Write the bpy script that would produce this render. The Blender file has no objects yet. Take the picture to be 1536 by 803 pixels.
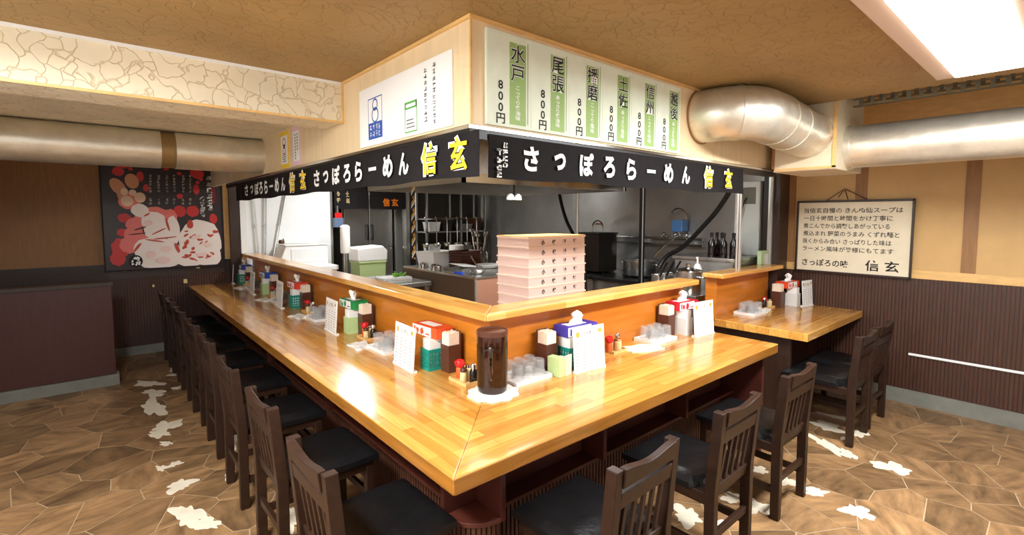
import bpy, bmesh, math, random
from mathutils import Vector, Matrix
random.seed(7)
SC = bpy.context.scene
COL = SC.collection
# ------------------------------------------------------------------ camera
FPX, PX, PY, HC = 731.8, 768.0, 376.0, 1.55          # focal length and principal point in px of 1536x803
PITCH, TH = math.radians(-4.0), math.radians(49.44)
CAM = Vector((-0.817, -1.235, HC))
FW = Vector((math.cos(TH), math.sin(TH), 0)); RT = Vector((math.sin(TH), -math.cos(TH), 0)); UPZ = Vector((0, 0, 1))
CF = FW*math.cos(PITCH) + UPZ*math.sin(PITCH); CU = -FW*math.sin(PITCH) + UPZ*math.cos(PITCH)
cd = bpy.data.cameras.new('camera'); co = bpy.data.objects.new('camera', cd); COL.objects.link(co)
cd.sensor_width = 36.0; cd.lens = FPX/1536*36.0; cd.shift_y = (PY-401.5)/1536; cd.clip_start = 0.02
M = Matrix((RT, CU, -CF)).transposed().to_4x4(); M.translation = CAM
co.matrix_world = M
SC.camera = co
def ray(x, y): return CF + RT*((x-PX)/FPX) - CU*((y-PY)/FPX)
def onZ(x, y, z): d = ray(x, y); return CAM + d*((z-CAM.z)/d.z)
def onX(x, y, v): d = ray(x, y); return CAM + d*((v-CAM.x)/d.x)
def onY(x, y, v): d = ray(x, y); return CAM + d*((v-CAM.y)/d.y)
def proj(p):
    v = Vector(p)-CAM; z = v.dot(CF)
    return (PX+FPX*v.dot(RT)/z, PY-FPX*v.dot(CU)/z, z) if z > .05 else (-9999, -9999, z)
# ------------------------------------------------------------------ world, exposure
w = bpy.data.worlds.new('world'); SC.world = w; w.use_nodes = True
w.node_tree.nodes['Background'].inputs[0].default_value = (1, .96, .9, 1)
w.node_tree.nodes['Background'].inputs[1].default_value = 0.0
SC.view_settings.view_transform = 'Standard'; SC.view_settings.look = 'None'
SC.view_settings.gamma = 1.0; SC.view_settings.use_curve_mapping = False
SC.view_settings.exposure = 0.24
def area(name, loc, sx, sy, power, color=(.94, .97, 1), rot=(0, 0, 0)):
    l = bpy.data.lights.new(name, 'AREA'); l.shape = 'RECTANGLE'; l.size = sx; l.size_y = sy; l.energy = power; l.color = color
    o = bpy.data.objects.new(name, l); COL.objects.link(o); o.location = loc; o.rotation_euler = rot
    return o
CEIL = 2.29
# ceiling lamps of the dining room (the fixtures themselves are built below at the same places):
# the one whose corner shows at the top right, and its twin over the left aisle that lights the beam, beside the camera
LAMPS = [(1.75, -.92, 1.3, .26, 95), (-1.25, .1, .26, 1.3, 105)]
for nm, (x, y, sx, sy, p) in zip(('dining_lamp_light', 'aisle_lamp_offscreen'), LAMPS):
    area(nm, (x, y, CEIL-.085), sx, sy, p)
# fluorescent tubes inside the kitchen
KLAMPS = [(1.6, 4.4, .12, 1.2, 34), (1.75, 1.25, 1.4, .12, 34)]
for x, y, sx, sy, p in KLAMPS:
    area('kitchen_lamp_light', (x, y, CEIL-.085), sx, sy, p, (.98, .99, 1))
# ------------------------------------------------------------------ mesh helpers
class MB:
    def __init__(s): s.v = []; s.f = []
    def add(s, vs, fs):
        b = len(s.v); s.v += [tuple(v) for v in vs]; s.f += [tuple(b+i for i in f) for f in fs]; return s
    def bx(s, x0, x1, y0, y1, z0, z1):
        return s.add([(x, y, z) for z in (z0, z1) for y in (y0, y1) for x in (x0, x1)],
                     [(0, 2, 3, 1), (4, 5, 7, 6), (0, 1, 5, 4), (2, 6, 7, 3), (0, 4, 6, 2), (1, 3, 7, 5)])
    def rbox(s, c, size, rz=0, rx=0, ry=0):
        R = Matrix.Rotation(rz, 3, 'Z') @ Matrix.Rotation(ry, 3, 'Y') @ Matrix.Rotation(rx, 3, 'X'); c = Vector(c)
        vs = [c + R @ Vector((x*size[0]/2, y*size[1]/2, z*size[2]/2)) for z in (-1, 1) for y in (-1, 1) for x in (-1, 1)]
        return s.add(vs, [(0, 2, 3, 1), (4, 5, 7, 6), (0, 1, 5, 4), (2, 6, 7, 3), (0, 4, 6, 2), (1, 3, 7, 5)])
    def walls(s, x0, x1, y0, y1, z0, z1, t):
        return s.bx(x0, x1, y0, y0+t, z0, z1).bx(x0, x1, y1-t, y1, z0, z1).bx(x0, x0+t, y0+t, y1-t, z0, z1).bx(x1-t, x1, y0+t, y1-t, z0, z1)
    def bar(s, p0, p1, wd, dp, side=(0, 1, 0)):          # square bar between two points
        p0, p1 = Vector(p0), Vector(p1); a = (p1-p0).normalized(); sd = Vector(side); sd = (sd-a*sd.dot(a)).normalized(); t = a.cross(sd)
        vs = [p + sd*wd/2*i + t*dp/2*j for p in (p0, p1) for j in (-1, 1) for i in (-1, 1)]
        return s.add(vs, [(0, 1, 3, 2), (4, 6, 7, 5), (0, 4, 5, 1), (2, 3, 7, 6), (0, 2, 6, 4), (1, 5, 7, 3)])
    def lathe(s, prof, c=(0, 0, 0), n=16, caps=True):
        b = len(s.v)
        for r, z in prof:
            for k in range(n):
                a = 2*math.pi*k/n; s.v.append((c[0]+r*math.cos(a), c[1]+r*math.sin(a), c[2]+z))
        for i in range(len(prof)-1):
            for k in range(n):
                k2 = (k+1) % n; s.f.append((b+i*n+k, b+i*n+k2, b+(i+1)*n+k2, b+(i+1)*n+k))
        if caps:
            s.f.append(tuple(b+k for k in range(n))); s.f.append(tuple(b+(len(prof)-1)*n+k for k in range(n)))
        return s
    def tube(s, pts, r, n=10, caps=True):
        pts = [Vector(p) for p in pts]; b = len(s.v); rr = r if isinstance(r, (list, tuple)) else [r]*len(pts)
        t0 = (pts[1]-pts[0]).normalized(); u = t0.orthogonal().normalized()
        for i, p in enumerate(pts):
            t = (pts[min(i+1, len(pts)-1)]-pts[max(i-1, 0)]).normalized(); u = (u-t*u.dot(t)).normalized(); v = t.cross(u)
            for k in range(n):
                a = 2*math.pi*k/n; s.v.append(tuple(p+(u*math.cos(a)+v*math.sin(a))*rr[i]))
        for i in range(len(pts)-1):
            for k in range(n):
                k2 = (k+1) % n; s.f.append((b+i*n+k, b+i*n+k2, b+(i+1)*n+k2, b+(i+1)*n+k))
        if caps:
            s.f.append(tuple(b+k for k in range(n))); s.f.append(tuple(b+(len(pts)-1)*n+k for k in range(n)))
        return s
    def prism(s, poly, z0, z1, fn=lambda x, y, z: (x, y, z)):
        n = len(poly)
        vs = [fn(x, y, z0) for x, y in poly] + [fn(x, y, z1) for x, y in poly]
        return s.add(vs, [tuple(range(n-1, -1, -1)), tuple(range(n, 2*n))] + [(i, (i+1) % n, n+(i+1) % n, n+i) for i in range(n)])
    def build(s, name, mat, parent=None, bevel=0, smooth=False, seg=2, loc=None):
        me = bpy.data.meshes.new(name); me.from_pydata(s.v, [], s.f)
        bm = bmesh.new(); bm.from_mesh(me); bmesh.ops.recalc_face_normals(bm, faces=bm.faces); bm.to_mesh(me); bm.free()
        if smooth:
            me.shade_smooth(); me.set_sharp_from_angle(angle=math.radians(38))
        me.materials.append(mat)
        o = bpy.data.objects.new(name, me); COL.objects.link(o)
        if parent: o.parent = parent
        if loc: o.location = loc
        if bevel:
            m = o.modifiers.new('bevel', 'BEVEL'); m.width = bevel; m.segments = seg; m.limit_method = 'ANGLE'
        return o
def box(*a): return MB().bx(*a)
def tag(o, label=None, cat=None, group=None, kind=None):
    if label: o['label'] = label
    if cat: o['category'] = cat
    if group: o['group'] = group
    if kind: o['kind'] = kind
    return o
def thing(name, label, cat, loc=(0, 0, 0), rz=0, group=None):
    o = bpy.data.objects.new(name, None); COL.objects.link(o); o.empty_display_size = .05
    o.location = loc; o.rotation_euler = (0, 0, rz)
    return tag(o, label, cat, group)
def struct(name, mb, mat, label, cat='room', **k): return tag(mb.build(name, mat, **k), label, cat, kind='structure')
def copy_tree(o, parent=None):
    c = o.copy(); COL.objects.link(c); c.parent = parent
    for ch in list(o.children): copy_tree(ch, c)
    return c
def spline(pts, n=8):
    P = [Vector(p) for p in pts]; out = []
    for i in range(len(P)-1):
        a, b, c, d = P[max(i-1, 0)], P[i], P[i+1], P[min(i+2, len(P)-1)]
        for k in range(n):
            t = k/n; out.append(.5*((2*b)+(c-a)*t+(2*a-5*b+4*c-d)*t*t+(3*b-a-3*c+d)*t**3))
    out.append(P[-1]); return out
# ------------------------------------------------------------------ materials
def srgb(r, g, b):
    f = lambda c: (c/255/12.92) if c/255 <= .04045 else ((c/255+.055)/1.055)**2.4
    return (f(r), f(g), f(b), 1)
MATS = {}
def mat(name, col, rough=.5, metal=0, var=0, vscale=6, stretch=(1, 1, 1), bump=0, bscale=40, trans=0, emit=0, coat=0, rand=0, alpha=1, ior=1.45, spec=.5, coords='Object'):
    if name in MATS: return MATS[name]
    m = bpy.data.materials.new(name); m.use_nodes = True; nt = m.node_tree; N = nt.nodes; L = nt.links; b = N['Principled BSDF']
    c = srgb(*col) if len(col) == 3 else col
    b.inputs['Base Color'].default_value = c; b.inputs['Roughness'].default_value = rough; b.inputs['Metallic'].default_value = metal
    b.inputs['Transmission Weight'].default_value = trans; b.inputs['Coat Weight'].default_value = coat; b.inputs['IOR'].default_value = ior
    b.inputs['Coat Roughness'].default_value = .12; b.inputs['Alpha'].default_value = alpha; b.inputs['Specular IOR Level'].default_value = spec
    if emit:
        b.inputs['Emission Color'].default_value = c; b.inputs['Emission Strength'].default_value = emit
    if var or bump or rand:
        tc = N.new('ShaderNodeTexCoord'); mp = N.new('ShaderNodeMapping'); mp.inputs['Scale'].default_value = stretch
        if coords == 'World':
            g = N.new('ShaderNodeNewGeometry'); L.new(g.outputs['Position'], mp.inputs['Vector'])
        else: L.new(tc.outputs[coords], mp.inputs['Vector'])
    if var or rand:
        nz = N.new('ShaderNodeTexNoise'); nz.inputs['Scale'].default_value = vscale; nz.inputs['Detail'].default_value = 6; nz.inputs['Roughness'].default_value = .62
        if rand:
            o2 = N.new('ShaderNodeObjectInfo'); sh = N.new('ShaderNodeVectorMath'); sh.operation = 'MULTIPLY_ADD'; sh.inputs[1].default_value = (37, 53, 11)
            L.new(o2.outputs['Random'], sh.inputs[0]); L.new(mp.outputs[0], sh.inputs[2]); L.new(sh.outputs[0], nz.inputs['Vector'])
        else: L.new(mp.outputs[0], nz.inputs['Vector'])
        mr = N.new('ShaderNodeMapRange'); mr.inputs['From Min'].default_value = .25; mr.inputs['From Max'].default_value = .75
        mr.inputs['To Min'].default_value = 1-var; mr.inputs['To Max'].default_value = 1+var
        L.new(nz.outputs['Fac'], mr.inputs['Value'])
        vm = N.new('ShaderNodeVectorMath'); vm.operation = 'SCALE'; vm.inputs[0].default_value = c[:3]
        if rand:
            oi = N.new('ShaderNodeObjectInfo'); r2 = N.new('ShaderNodeMapRange'); r2.inputs['To Min'].default_value = 1-rand; r2.inputs['To Max'].default_value = 1+rand
            L.new(oi.outputs['Random'], r2.inputs['Value']); mm = N.new('ShaderNodeMath'); mm.operation = 'MULTIPLY'
            L.new(mr.outputs[0], mm.inputs[0]); L.new(r2.outputs[0], mm.inputs[1]); L.new(mm.outputs[0], vm.inputs['Scale'])
        else: L.new(mr.outputs[0], vm.inputs['Scale'])
        L.new(vm.outputs[0], b.inputs['Base Color'])
    if bump:
        n2 = N.new('ShaderNodeTexNoise'); n2.inputs['Scale'].default_value = bscale; n2.inputs['Detail'].default_value = 4; L.new(mp.outputs[0], n2.inputs['Vector'])
        bp = N.new('ShaderNodeBump'); bp.inputs['Strength'].default_value = bump; bp.inputs['Distance'].default_value = .01
        L.new(n2.outputs['Fac'], bp.inputs['Height']); L.new(bp.outputs[0], b.inputs['Normal'])
    MATS[name] = m; return m
def laminate(name, c1, c2, rot, rough=.22):
    """laminated staves: brick pattern of flush strips plus grain along the board"""
    m = bpy.data.materials.new(name); m.use_nodes = True; nt = m.node_tree; N = nt.nodes; L = nt.links; b = N['Principled BSDF']
    tc = N.new('ShaderNodeTexCoord'); mp = N.new('ShaderNodeMapping'); mp.inputs['Rotation'].default_value = rot; L.new(tc.outputs['Object'], mp.inputs['Vector'])
    br = N.new('ShaderNodeTexBrick'); br.inputs['Color1'].default_value = srgb(*c1); br.inputs['Color2'].default_value = srgb(*c2); br.inputs['Mortar'].default_value = srgb(*[int(v*.8) for v in c1])
    br.inputs['Scale'].default_value = 1; br.inputs['Mortar Size'].default_value = .0008; br.inputs['Brick Width'].default_value = .42; br.inputs['Row Height'].default_value = .046; br.offset = .37
    L.new(mp.outputs[0], br.inputs['Vector'])
    m2 = N.new('ShaderNodeMapping'); m2.inputs['Scale'].default_value = (3, 45, 45); L.new(mp.outputs[0], m2.inputs['Vector'])
    nz = N.new('ShaderNodeTexNoise'); nz.inputs['Scale'].default_value = 1; nz.inputs['Detail'].default_value = 6; nz.inputs['Distortion'].default_value = .4; L.new(m2.outputs[0], nz.inputs['Vector'])
    mr = N.new('ShaderNodeMapRange'); mr.inputs['From Min'].default_value = .3; mr.inputs['From Max'].default_value = .7; mr.inputs['To Min'].default_value = .78; mr.inputs['To Max'].default_value = 1.18
    L.new(nz.outputs['Fac'], mr.inputs['Value'])
    vm = N.new('ShaderNodeVectorMath'); vm.operation = 'SCALE'; L.new(br.outputs['Color'], vm.inputs[0]); L.new(mr.outputs[0], vm.inputs['Scale']); L.new(vm.outputs[0], b.inputs['Base Color'])
    b.inputs['Roughness'].default_value = rough; b.inputs['Coat Weight'].default_value = .55; b.inputs['Coat Roughness'].default_value = .1
    MATS[name] = m; return m
def scrollwall(name, col, line, scale=5, dist=.35):
    """embossed vinyl wallpaper with curling vein lines"""
    m = bpy.data.materials.new(name); m.use_nodes = True; nt = m.node_tree; N = nt.nodes; L = nt.links; b = N['Principled BSDF']
    g = N.new('ShaderNodeNewGeometry')
    nz = N.new('ShaderNodeTexNoise'); nz.inputs['Scale'].default_value = 5; nz.inputs['Detail'].default_value = 3; L.new(g.outputs['Position'], nz.inputs['Vector'])
    mx = N.new('ShaderNodeVectorMath'); mx.operation = 'SCALE'; mx.inputs['Scale'].default_value = dist; L.new(nz.outputs['Color'], mx.inputs[0])
    ad = N.new('ShaderNodeVectorMath'); ad.operation = 'ADD'; L.new(g.outputs['Position'], ad.inputs[0]); L.new(mx.outputs[0], ad.inputs[1])
    vo = N.new('ShaderNodeTexVoronoi'); vo.feature = 'DISTANCE_TO_EDGE'; vo.inputs['Scale'].default_value = scale; L.new(ad.outputs[0], vo.inputs['Vector'])
    cr = N.new('ShaderNodeMapRange'); cr.inputs['From Min'].default_value = 0; cr.inputs['From Max'].default_value = .045; L.new(vo.outputs['Distance'], cr.inputs['Value'])
    n3 = N.new('ShaderNodeTexNoise'); n3.inputs['Scale'].default_value = 2.2; n3.inputs['Detail'].default_value = 7; L.new(g.outputs['Position'], n3.inputs['Vector'])
    mc = N.new('ShaderNodeMix'); mc.data_type = 'RGBA'; mc.inputs[6].default_value = srgb(*line); mc.inputs[7].default_value = srgb(*col); L.new(cr.outputs[0], mc.inputs[0])
    m2 = N.new('ShaderNodeMapRange'); m2.inputs['From Min'].default_value = .3; m2.inputs['From Max'].default_value = .7; m2.inputs['To Min'].default_value = .85; m2.inputs['To Max'].default_value = 1.12; L.new(n3.outputs['Fac'], m2.inputs['Value'])
    sc = N.new('ShaderNodeVectorMath'); sc.operation = 'SCALE'; L.new(mc.outputs[2], sc.inputs[0]); L.new(m2.outputs[0], sc.inputs['Scale']); L.new(sc.outputs[0], b.inputs['Base Color'])
    n4 = N.new('ShaderNodeTexNoise'); n4.inputs['Scale'].default_value = 120; L.new(g.outputs['Position'], n4.inputs['Vector'])
    am = N.new('ShaderNodeMath'); am.operation = 'MULTIPLY_ADD'; am.inputs[1].default_value = 0.0; L.new(n4.outputs['Fac'], am.inputs[0]); L.new(cr.outputs[0], am.inputs[2])
    bp = N.new('ShaderNodeBump'); bp.inputs['Strength'].default_value = .5; bp.inputs['Distance'].default_value = .006; L.new(am.outputs[0], bp.inputs['Height']); L.new(bp.outputs[0], b.inputs['Normal'])
    b.inputs['Roughness'].default_value = .6
    MATS[name] = m; return m
m_ceil = scrollwall('ceiling_vinyl', (156, 124, 74), (147, 115, 67), 13, .3)
m_beam = scrollwall('beam_vinyl', (230, 218, 190), (208, 190, 154), 12, .3)
m_counter_l = laminate('counter_laminate_long', (182, 118, 44), (218, 162, 80), (0, 0, math.pi/2))
m_counter_r = laminate('counter_laminate_short', (182, 118, 44), (218, 162, 80), (0, 0, 0))
m_ledge_l = laminate('ledge_laminate_long', (214, 142, 54), (240, 190, 108), (0, 0, math.pi/2), .3)
m_ledge_r = laminate('ledge_laminate_short', (214, 142, 54), (240, 190, 108), (0, 0, 0), .3)
m_panel_l = mat('panel_wood_long', (192, 116, 34), .35, var=.22, vscale=1, stretch=(1, 2.2, 26), coat=.3)
m_panel_r = mat('panel_wood_short', (192, 112, 34), .35, var=.22, vscale=1, stretch=(2.2, 1, 26), coat=.3)
m_ply = mat('soffit_plywood', (230, 204, 162), .45, var=.09, vscale=1, stretch=(26, 26, 2), coords='World')
m_dark = mat('dark_brown_wood', (52, 34, 25), .42, var=.3, vscale=1, stretch=(40, 40, 4), coat=.15)
m_chair = mat('chair_wood', (44, 26, 16), .4, var=.35, vscale=2, stretch=(14, 14, 14), spec=.35, rand=.1)
m_seat = mat('black_vinyl', (18, 18, 19), .3, var=.2, vscale=8, bump=.25, bscale=26)
m_maroon = mat('maroon_wood', (70, 30, 22), .42, var=.25, vscale=1, stretch=(30, 30, 5))
m_rib = mat('ribbed_brown_panel', (74, 42, 27), .5, var=.3, vscale=2, stretch=(30, 30, 2))
m_mortar = mat('flagstone_joint', (184, 160, 126), .5, var=.15, vscale=20)
m_stone = mat('flagstone', (136, 104, 70), .4, var=.6, vscale=5, stretch=(1.0, 3.2, 1), rand=.3, bump=.12, bscale=30)
m_worn = mat('worn_floor', (232, 220, 196), .5, var=.12, vscale=14, coords='World')
m_steel = mat('stainless_steel', (190, 190, 186), .26, .9, var=.12, vscale=3, stretch=(8, 8, 1))
m_steelwall = mat('steel_wall', (186, 186, 182), .3, .75, var=.18, vscale=2.2, coords='World')
m_duct = mat('duct_metal', (226, 220, 204), .36, .7, var=.16, vscale=9, bump=.25, bscale=18, coords='World')
m_chrome = mat('chrome', (210, 210, 208), .12, 1)
m_alu = mat('aluminium', (214, 212, 206), .35, .7)
m_black = mat('black_plastic', (20, 19, 19), .4)
m_blackcloth = mat('black_noren_cloth', (30, 27, 27), .85, var=.2, vscale=30, spec=.2)
m_white = mat('white_paint', (238, 238, 234), .5)
m_paper = mat('white_paper', (244, 243, 238), .6)
m_kwhite = mat('kitchen_white_wall', (228, 230, 228), .35, var=.04, vscale=3)
m_plaster = mat('wall_panel_tan', (206, 166, 108), .6, var=.08, vscale=4, coords='World')
m_batten = mat('batten_brown', (150, 106, 60), .5, var=.2, vscale=2, stretch=(20, 20, 2))
m_lightwood = mat('pale_trim_wood', (222, 178, 112), .45, var=.15, vscale=2, stretch=(5, 5, 20))
m_offwhite = mat('off_white_wall', (232, 232, 230), .6, var=.03, vscale=3)
m_ink = mat('black_ink', (22, 20, 24), .7)
m_greyink = mat('grey_ink', (120, 120, 118), .7)
m_yellow = mat('yellow_print', (246, 208, 40), .7)
m_red = mat('red_plastic', (200, 30, 30), .3)
m_orange = mat('orange_card', (232, 88, 36), .5)
m_teal = mat('teal_plastic', (24, 140, 122), .35)
m_brownplastic = mat('brown_plastic', (84, 48, 34), .35)
m_cream = mat('chopstick_wood', (244, 228, 204), .6, var=.08, vscale=40)
m_glass = mat('clear_glass', (226, 228, 226), .03, alpha=.13, coat=.6)
m_amber = mat('smoked_brown_acrylic', (84, 56, 40), .04, trans=.88, ior=1.45)
m_pane = mat('window_glass', (245, 250, 248), .0, trans=1, ior=1.02)
m_water = mat('water', (235, 245, 248), .0, trans=1, ior=1.33)
m_crate = mat('pink_crate_plastic', (244, 212, 198), .5, var=.05, vscale=5)
m_crate_rim = mat('pale_crate_rim', (250, 226, 204), .5)
m_cloth = mat('white_cloth', (240, 240, 232), .9, bump=.4, bscale=60)
m_tube = mat('lamp_diffuser', (255, 248, 232), .5, emit=4.0)
m_kdark = mat('kitchen_dark_wall', (44, 39, 34), .4, var=.25, vscale=3)
m_greyskirt = mat('grey_skirting', (122, 122, 112), .6, var=.15, vscale=10)
# ------------------------------------------------------------------ lettering and flat print
class Fr:
    """a flat place to print on: origin o, right u, up v (n points at the reader)"""
    def __init__(s, o, u, v=(0, 0, 1)): s.o, s.u, s.v = Vector(o), Vector(u).normalized(), Vector(v).normalized(); s.n = s.u.cross(s.v)
    def p(s, a, b, h=0): return s.o + s.u*a + s.v*b + s.n*h
TCACHE = {}
def glyphs(body, bold, spacing):
    k = (body, bold, spacing)
    if k in TCACHE: return TCACHE[k]
    c = bpy.data.curves.new('lettering', 'FONT'); c.body = body; c.offset = bold; c.space_line = spacing; c.align_x = 'CENTER'; c.resolution_u = 3
    o = bpy.data.objects.new('lettering', c); COL.objects.link(o)
    dg = bpy.context.evaluated_depsgraph_get(); dg.update()
    me = bpy.data.meshes.new_from_object(o.evaluated_get(dg))
    vs = [v.co.copy() for v in me.vertices]; fs = [tuple(p.vertices) for p in me.polygons]
    bpy.data.objects.remove(o); bpy.data.curves.remove(c); bpy.data.meshes.remove(me)
    x0, x1 = min(v.x for v in vs), max(v.x for v in vs); y0, y1 = min(v.y for v in vs), max(v.y for v in vs)
    TCACHE[k] = ([((v.x-x0)/(x1-x0)-.5, (v.y-y0)/(y1-y0)-.5) for v in vs], fs); return TCACHE[k]
def letter_mb(mb, body, fr, cx, cy, wd, ht, h=.0006, bold=.0, spacing=1.0):
    vs, fs = glyphs(body, bold, spacing)
    mb.add([fr.p(cx+a*wd, cy+b*ht, h) for a, b in vs], fs); return mb
def lettering(body, fr, cx, cy, wd, ht, m, parent, h=.0006, bold=0.0, spacing=1.0, name='lettering'):
    return letter_mb(MB(), body, fr, cx, cy, wd, ht, h, bold, spacing).build(name, m, parent)
def quad(mb, fr, a0, a1, b0, b1, h=.0003): return mb.add([fr.p(a0, b0, h), fr.p(a1, b0, h), fr.p(a1, b1, h), fr.p(a0, b1, h)], [(0, 1, 2, 3)])
def disc(mb, fr, a, b, ra, rb, h=.0003, n=20, rot=0, jit=0):
    pts = []
    for k in range(n):
        t = 2*math.pi*k/n; r = 1+random.uniform(-jit, jit); x, y = ra*r*math.cos(t), rb*r*math.sin(t)
        pts.append(fr.p(a+x*math.cos(rot)-y*math.sin(rot), b+x*math.sin(rot)+y*math.cos(rot), h))
    return mb.add(pts, [tuple(range(n))])
def ringq(mb, fr, a, b, r0, r1, sy=1, h=.0005, n=24):
    vs = [fr.p(a+r*math.cos(2*math.pi*k/n), b+sy*r*math.sin(2*math.pi*k/n), h) for r in (r0, r1) for k in range(n)]
    return mb.add(vs, [(k, (k+1) % n, n+(k+1) % n, n+k) for k in range(n)])
def slab(fr, a0, a1, b0, b1, t, mb=None):
    mb = mb or MB(); vs = [fr.p(a, b, h) for h in (0, t) for b in (b0, b1) for a in (a0, a1)]
    return mb.add(vs, [(0, 2, 3, 1), (4, 5, 7, 6), (0, 1, 5, 4), (2, 6, 7, 3), (0, 4, 6, 2), (1, 3, 7, 5)])
# ================================================================== THE SETTING
XR, YL, XL, YB = 4.25, 5.6, -1.7, -2.6           # right wall, end wall, left wall, back wall
SOF, SB = .27, 1.885                             # soffit face and its lower edge
# floor with flagstone pattern, each stone a piece of its own
floor = struct('floor', box(XL, XR+.1, YB, YL+2.0, -.06, 0), m_mortar, 'brown flagstone patterned floor with pale worn patches', 'floor')
def clip(poly, n, d):
    out = []
    for i in range(len(poly)):
        a, b = poly[i], poly[(i+1) % len(poly)]; da = a[0]*n[0]+a[1]*n[1]-d; db = b[0]*n[0]+b[1]*n[1]-d
        if da <= 0: out.append(a)
        if (da < 0) != (db < 0) and abs(da-db) > 1e-9:
            t = da/(da-db); out.append((a[0]+(b[0]-a[0])*t, a[1]+(b[1]-a[1])*t))
    return out
seeds = []; ST = .265
for i in range(int((XR-XL)/ST)+1):
    for j in range(int((YL-YB)/ST)+1):
        seeds.append((XL+(i+.5+random.uniform(-.42, .42))*ST, YB+(j+.5+random.uniform(-.42, .42))*ST))
cells = []
for s in seeds:
    if s[0] > .5 and s[1] > .5: continue
    px, py, pz = proj((s[0], s[1], 0))
    seen = pz > .3 and -20 < px < 1560 and py < 850
    poly = [(XL, YB), (XR, YB), (XR, YL), (XL, YL)]
    for q in seeds:
        if q is s or abs(q[0]-s[0]) > .9 or abs(q[1]-s[1]) > .9: continue
        n = (q[0]-s[0], q[1]-s[1]); l = math.hypot(*n); n = (n[0]/l, n[1]/l)
        d = ((q[0]+s[0])/2)*n[0]+((q[1]+s[1])/2)*n[1]-.0025
        poly = clip(poly, n, d)
        if len(poly) < 3: break
    if len(poly) >= 3: cells.append((pz if seen else 100+abs(pz), s, poly))
cells.sort(key=lambda c: c[0])
for pz, s, poly in cells[:300]:
    an = random.uniform(-.7, .7)+(math.pi/2 if random.random() < .3 else 0); ca, sa = math.cos(an), math.sin(an)
    st = MB().prism([((x-s[0])*ca+(y-s[1])*sa, -(x-s[0])*sa+(y-s[1])*ca) for x, y in poly], -.002, .0012).build('flagstone', m_stone, floor, loc=(s[0], s[1], 0)); st.rotation_euler = (0, 0, an)
if len(cells) > 300:
    mb = MB()
    for pz, s, poly in cells[300:]: mb.prism(poly, -.002, .0012)
    tag(mb.build('remaining_flagstones', m_stone, floor), kind='stuff')
WZ = [.0018]
def worn(cx, cy, w, h, tilt=0, n=44, jit=.32):
    pts = []; ph = [random.random()*6.3 for _ in range(4)]; WZ[0] += .00002
    for k in range(n):
        t = 2*math.pi*k/n; r = 1+jit*(.5*math.sin(2*t+ph[0])+.6*math.sin(3*t+ph[1])+.5*math.sin(5*t+ph[2])+.35*math.sin(9*t+ph[3]))+random.uniform(-.05, .05); x, y = w/2*r*math.cos(t), h/2*r*math.sin(t); c, s = math.cos(tilt), math.sin(tilt)
        q = onZ(cx+x*c-y*s, cy+x*s+y*c, 0); pts.append((q.x, q.y))
    MB().prism(pts, .0008, WZ[0]).build('worn_patch', m_worn, floor)
for a in [(223, 576, 38, 9), (232, 590, 34, 10), (231, 612, 34, 24), (250, 640, 40, 16, -.3), (238, 652, 30, 10), (249, 666, 20, 6), (242, 703, 14, 9), (262, 697, 22, 7, -.3), (270, 729, 42, 16, -.3),
          (283, 775, 44, 34), (312, 786, 40, 16), (258, 563, 12, 4), (262, 556, 18, 5), (272, 581, 24, 6, -.2), (338, 604, 10, 7), (352, 655, 12, 30), (345, 712, 14, 18, .4), (437, 778, 24, 34), (447, 690, 18, 12),
          (1240, 668, 52, 12, .5), (1272, 682, 24, 11, .5), (1338, 702, 54, 15, .25), (1287, 769, 46, 18, .35), (1222, 738, 40, 11, .15), (1180, 722, 34, 13, .3), (1135, 762, 40, 22, .2), (1030, 775, 44, 26, .4), (1098, 748, 34, 14, .3),
          (1140, 706, 26, 9, .2), (1242, 640, 50, 12, .25), (1290, 651, 26, 9, .2), (1250, 626, 56, 6, .2), (1075, 790, 30, 18, .4), (1266, 658, 12, 4, .2)]:
    worn(*a)
# ceiling: main slab over the dining room and kitchen, lower strip behind the beam, high service gap by the right wall
cm = MB().bx(XL, 2.84, YB, 1.6, CEIL, CEIL+.06).bx(SOF, 2.84, 1.6, YL+2, CEIL, CEIL+.06).bx(2.84, XR+.1, SOF, YL+2, CEIL, CEIL+.06)
struct('ceiling', cm, m_ceil, 'golden brown ceiling with embossed scroll wallpaper', 'ceiling')
struct('ceiling_service_gap', MB().bx(2.84, XR+.1, YB, SOF, 2.62, 2.66).bx(2.82, 2.84, YB, SOF, CEIL+.06, 2.62).bx(2.84, XR+.1, SOF, SOF+.02, CEIL+.06, 2.62), mat('dim_slab', (120, 104, 84), .8), 'rough raised ceiling over the duct by the calligraphy wall', 'ceiling')
struct('ceiling_lower', box(XL, SOF, 1.72, YL, 2.185, 2.25), m_beam, 'cream lower ceiling strip behind the beam', 'ceiling')
bm_ = thing('ceiling_beam', 'cream wallpapered ceiling beam with scroll pattern running into the plywood soffit', 'beam'); bm_['kind'] = 'structure'
box(XL, SOF, 1.48, 1.76, 2.07, CEIL+.02).build('beam_body', m_beam, bm_, bevel=.004)
box(XL, SOF, 1.474, 1.482, CEIL-.014, CEIL).build('top_moulding', m_white, bm_); box(XL, SOF, 1.474, 1.482, 2.066, 2.078).build('lower_moulding', m_lightwood, bm_); box(SOF-.012, SOF, 1.472, 1.48, 2.07, CEIL).build('end_moulding', m_lightwood, bm_)
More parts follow.
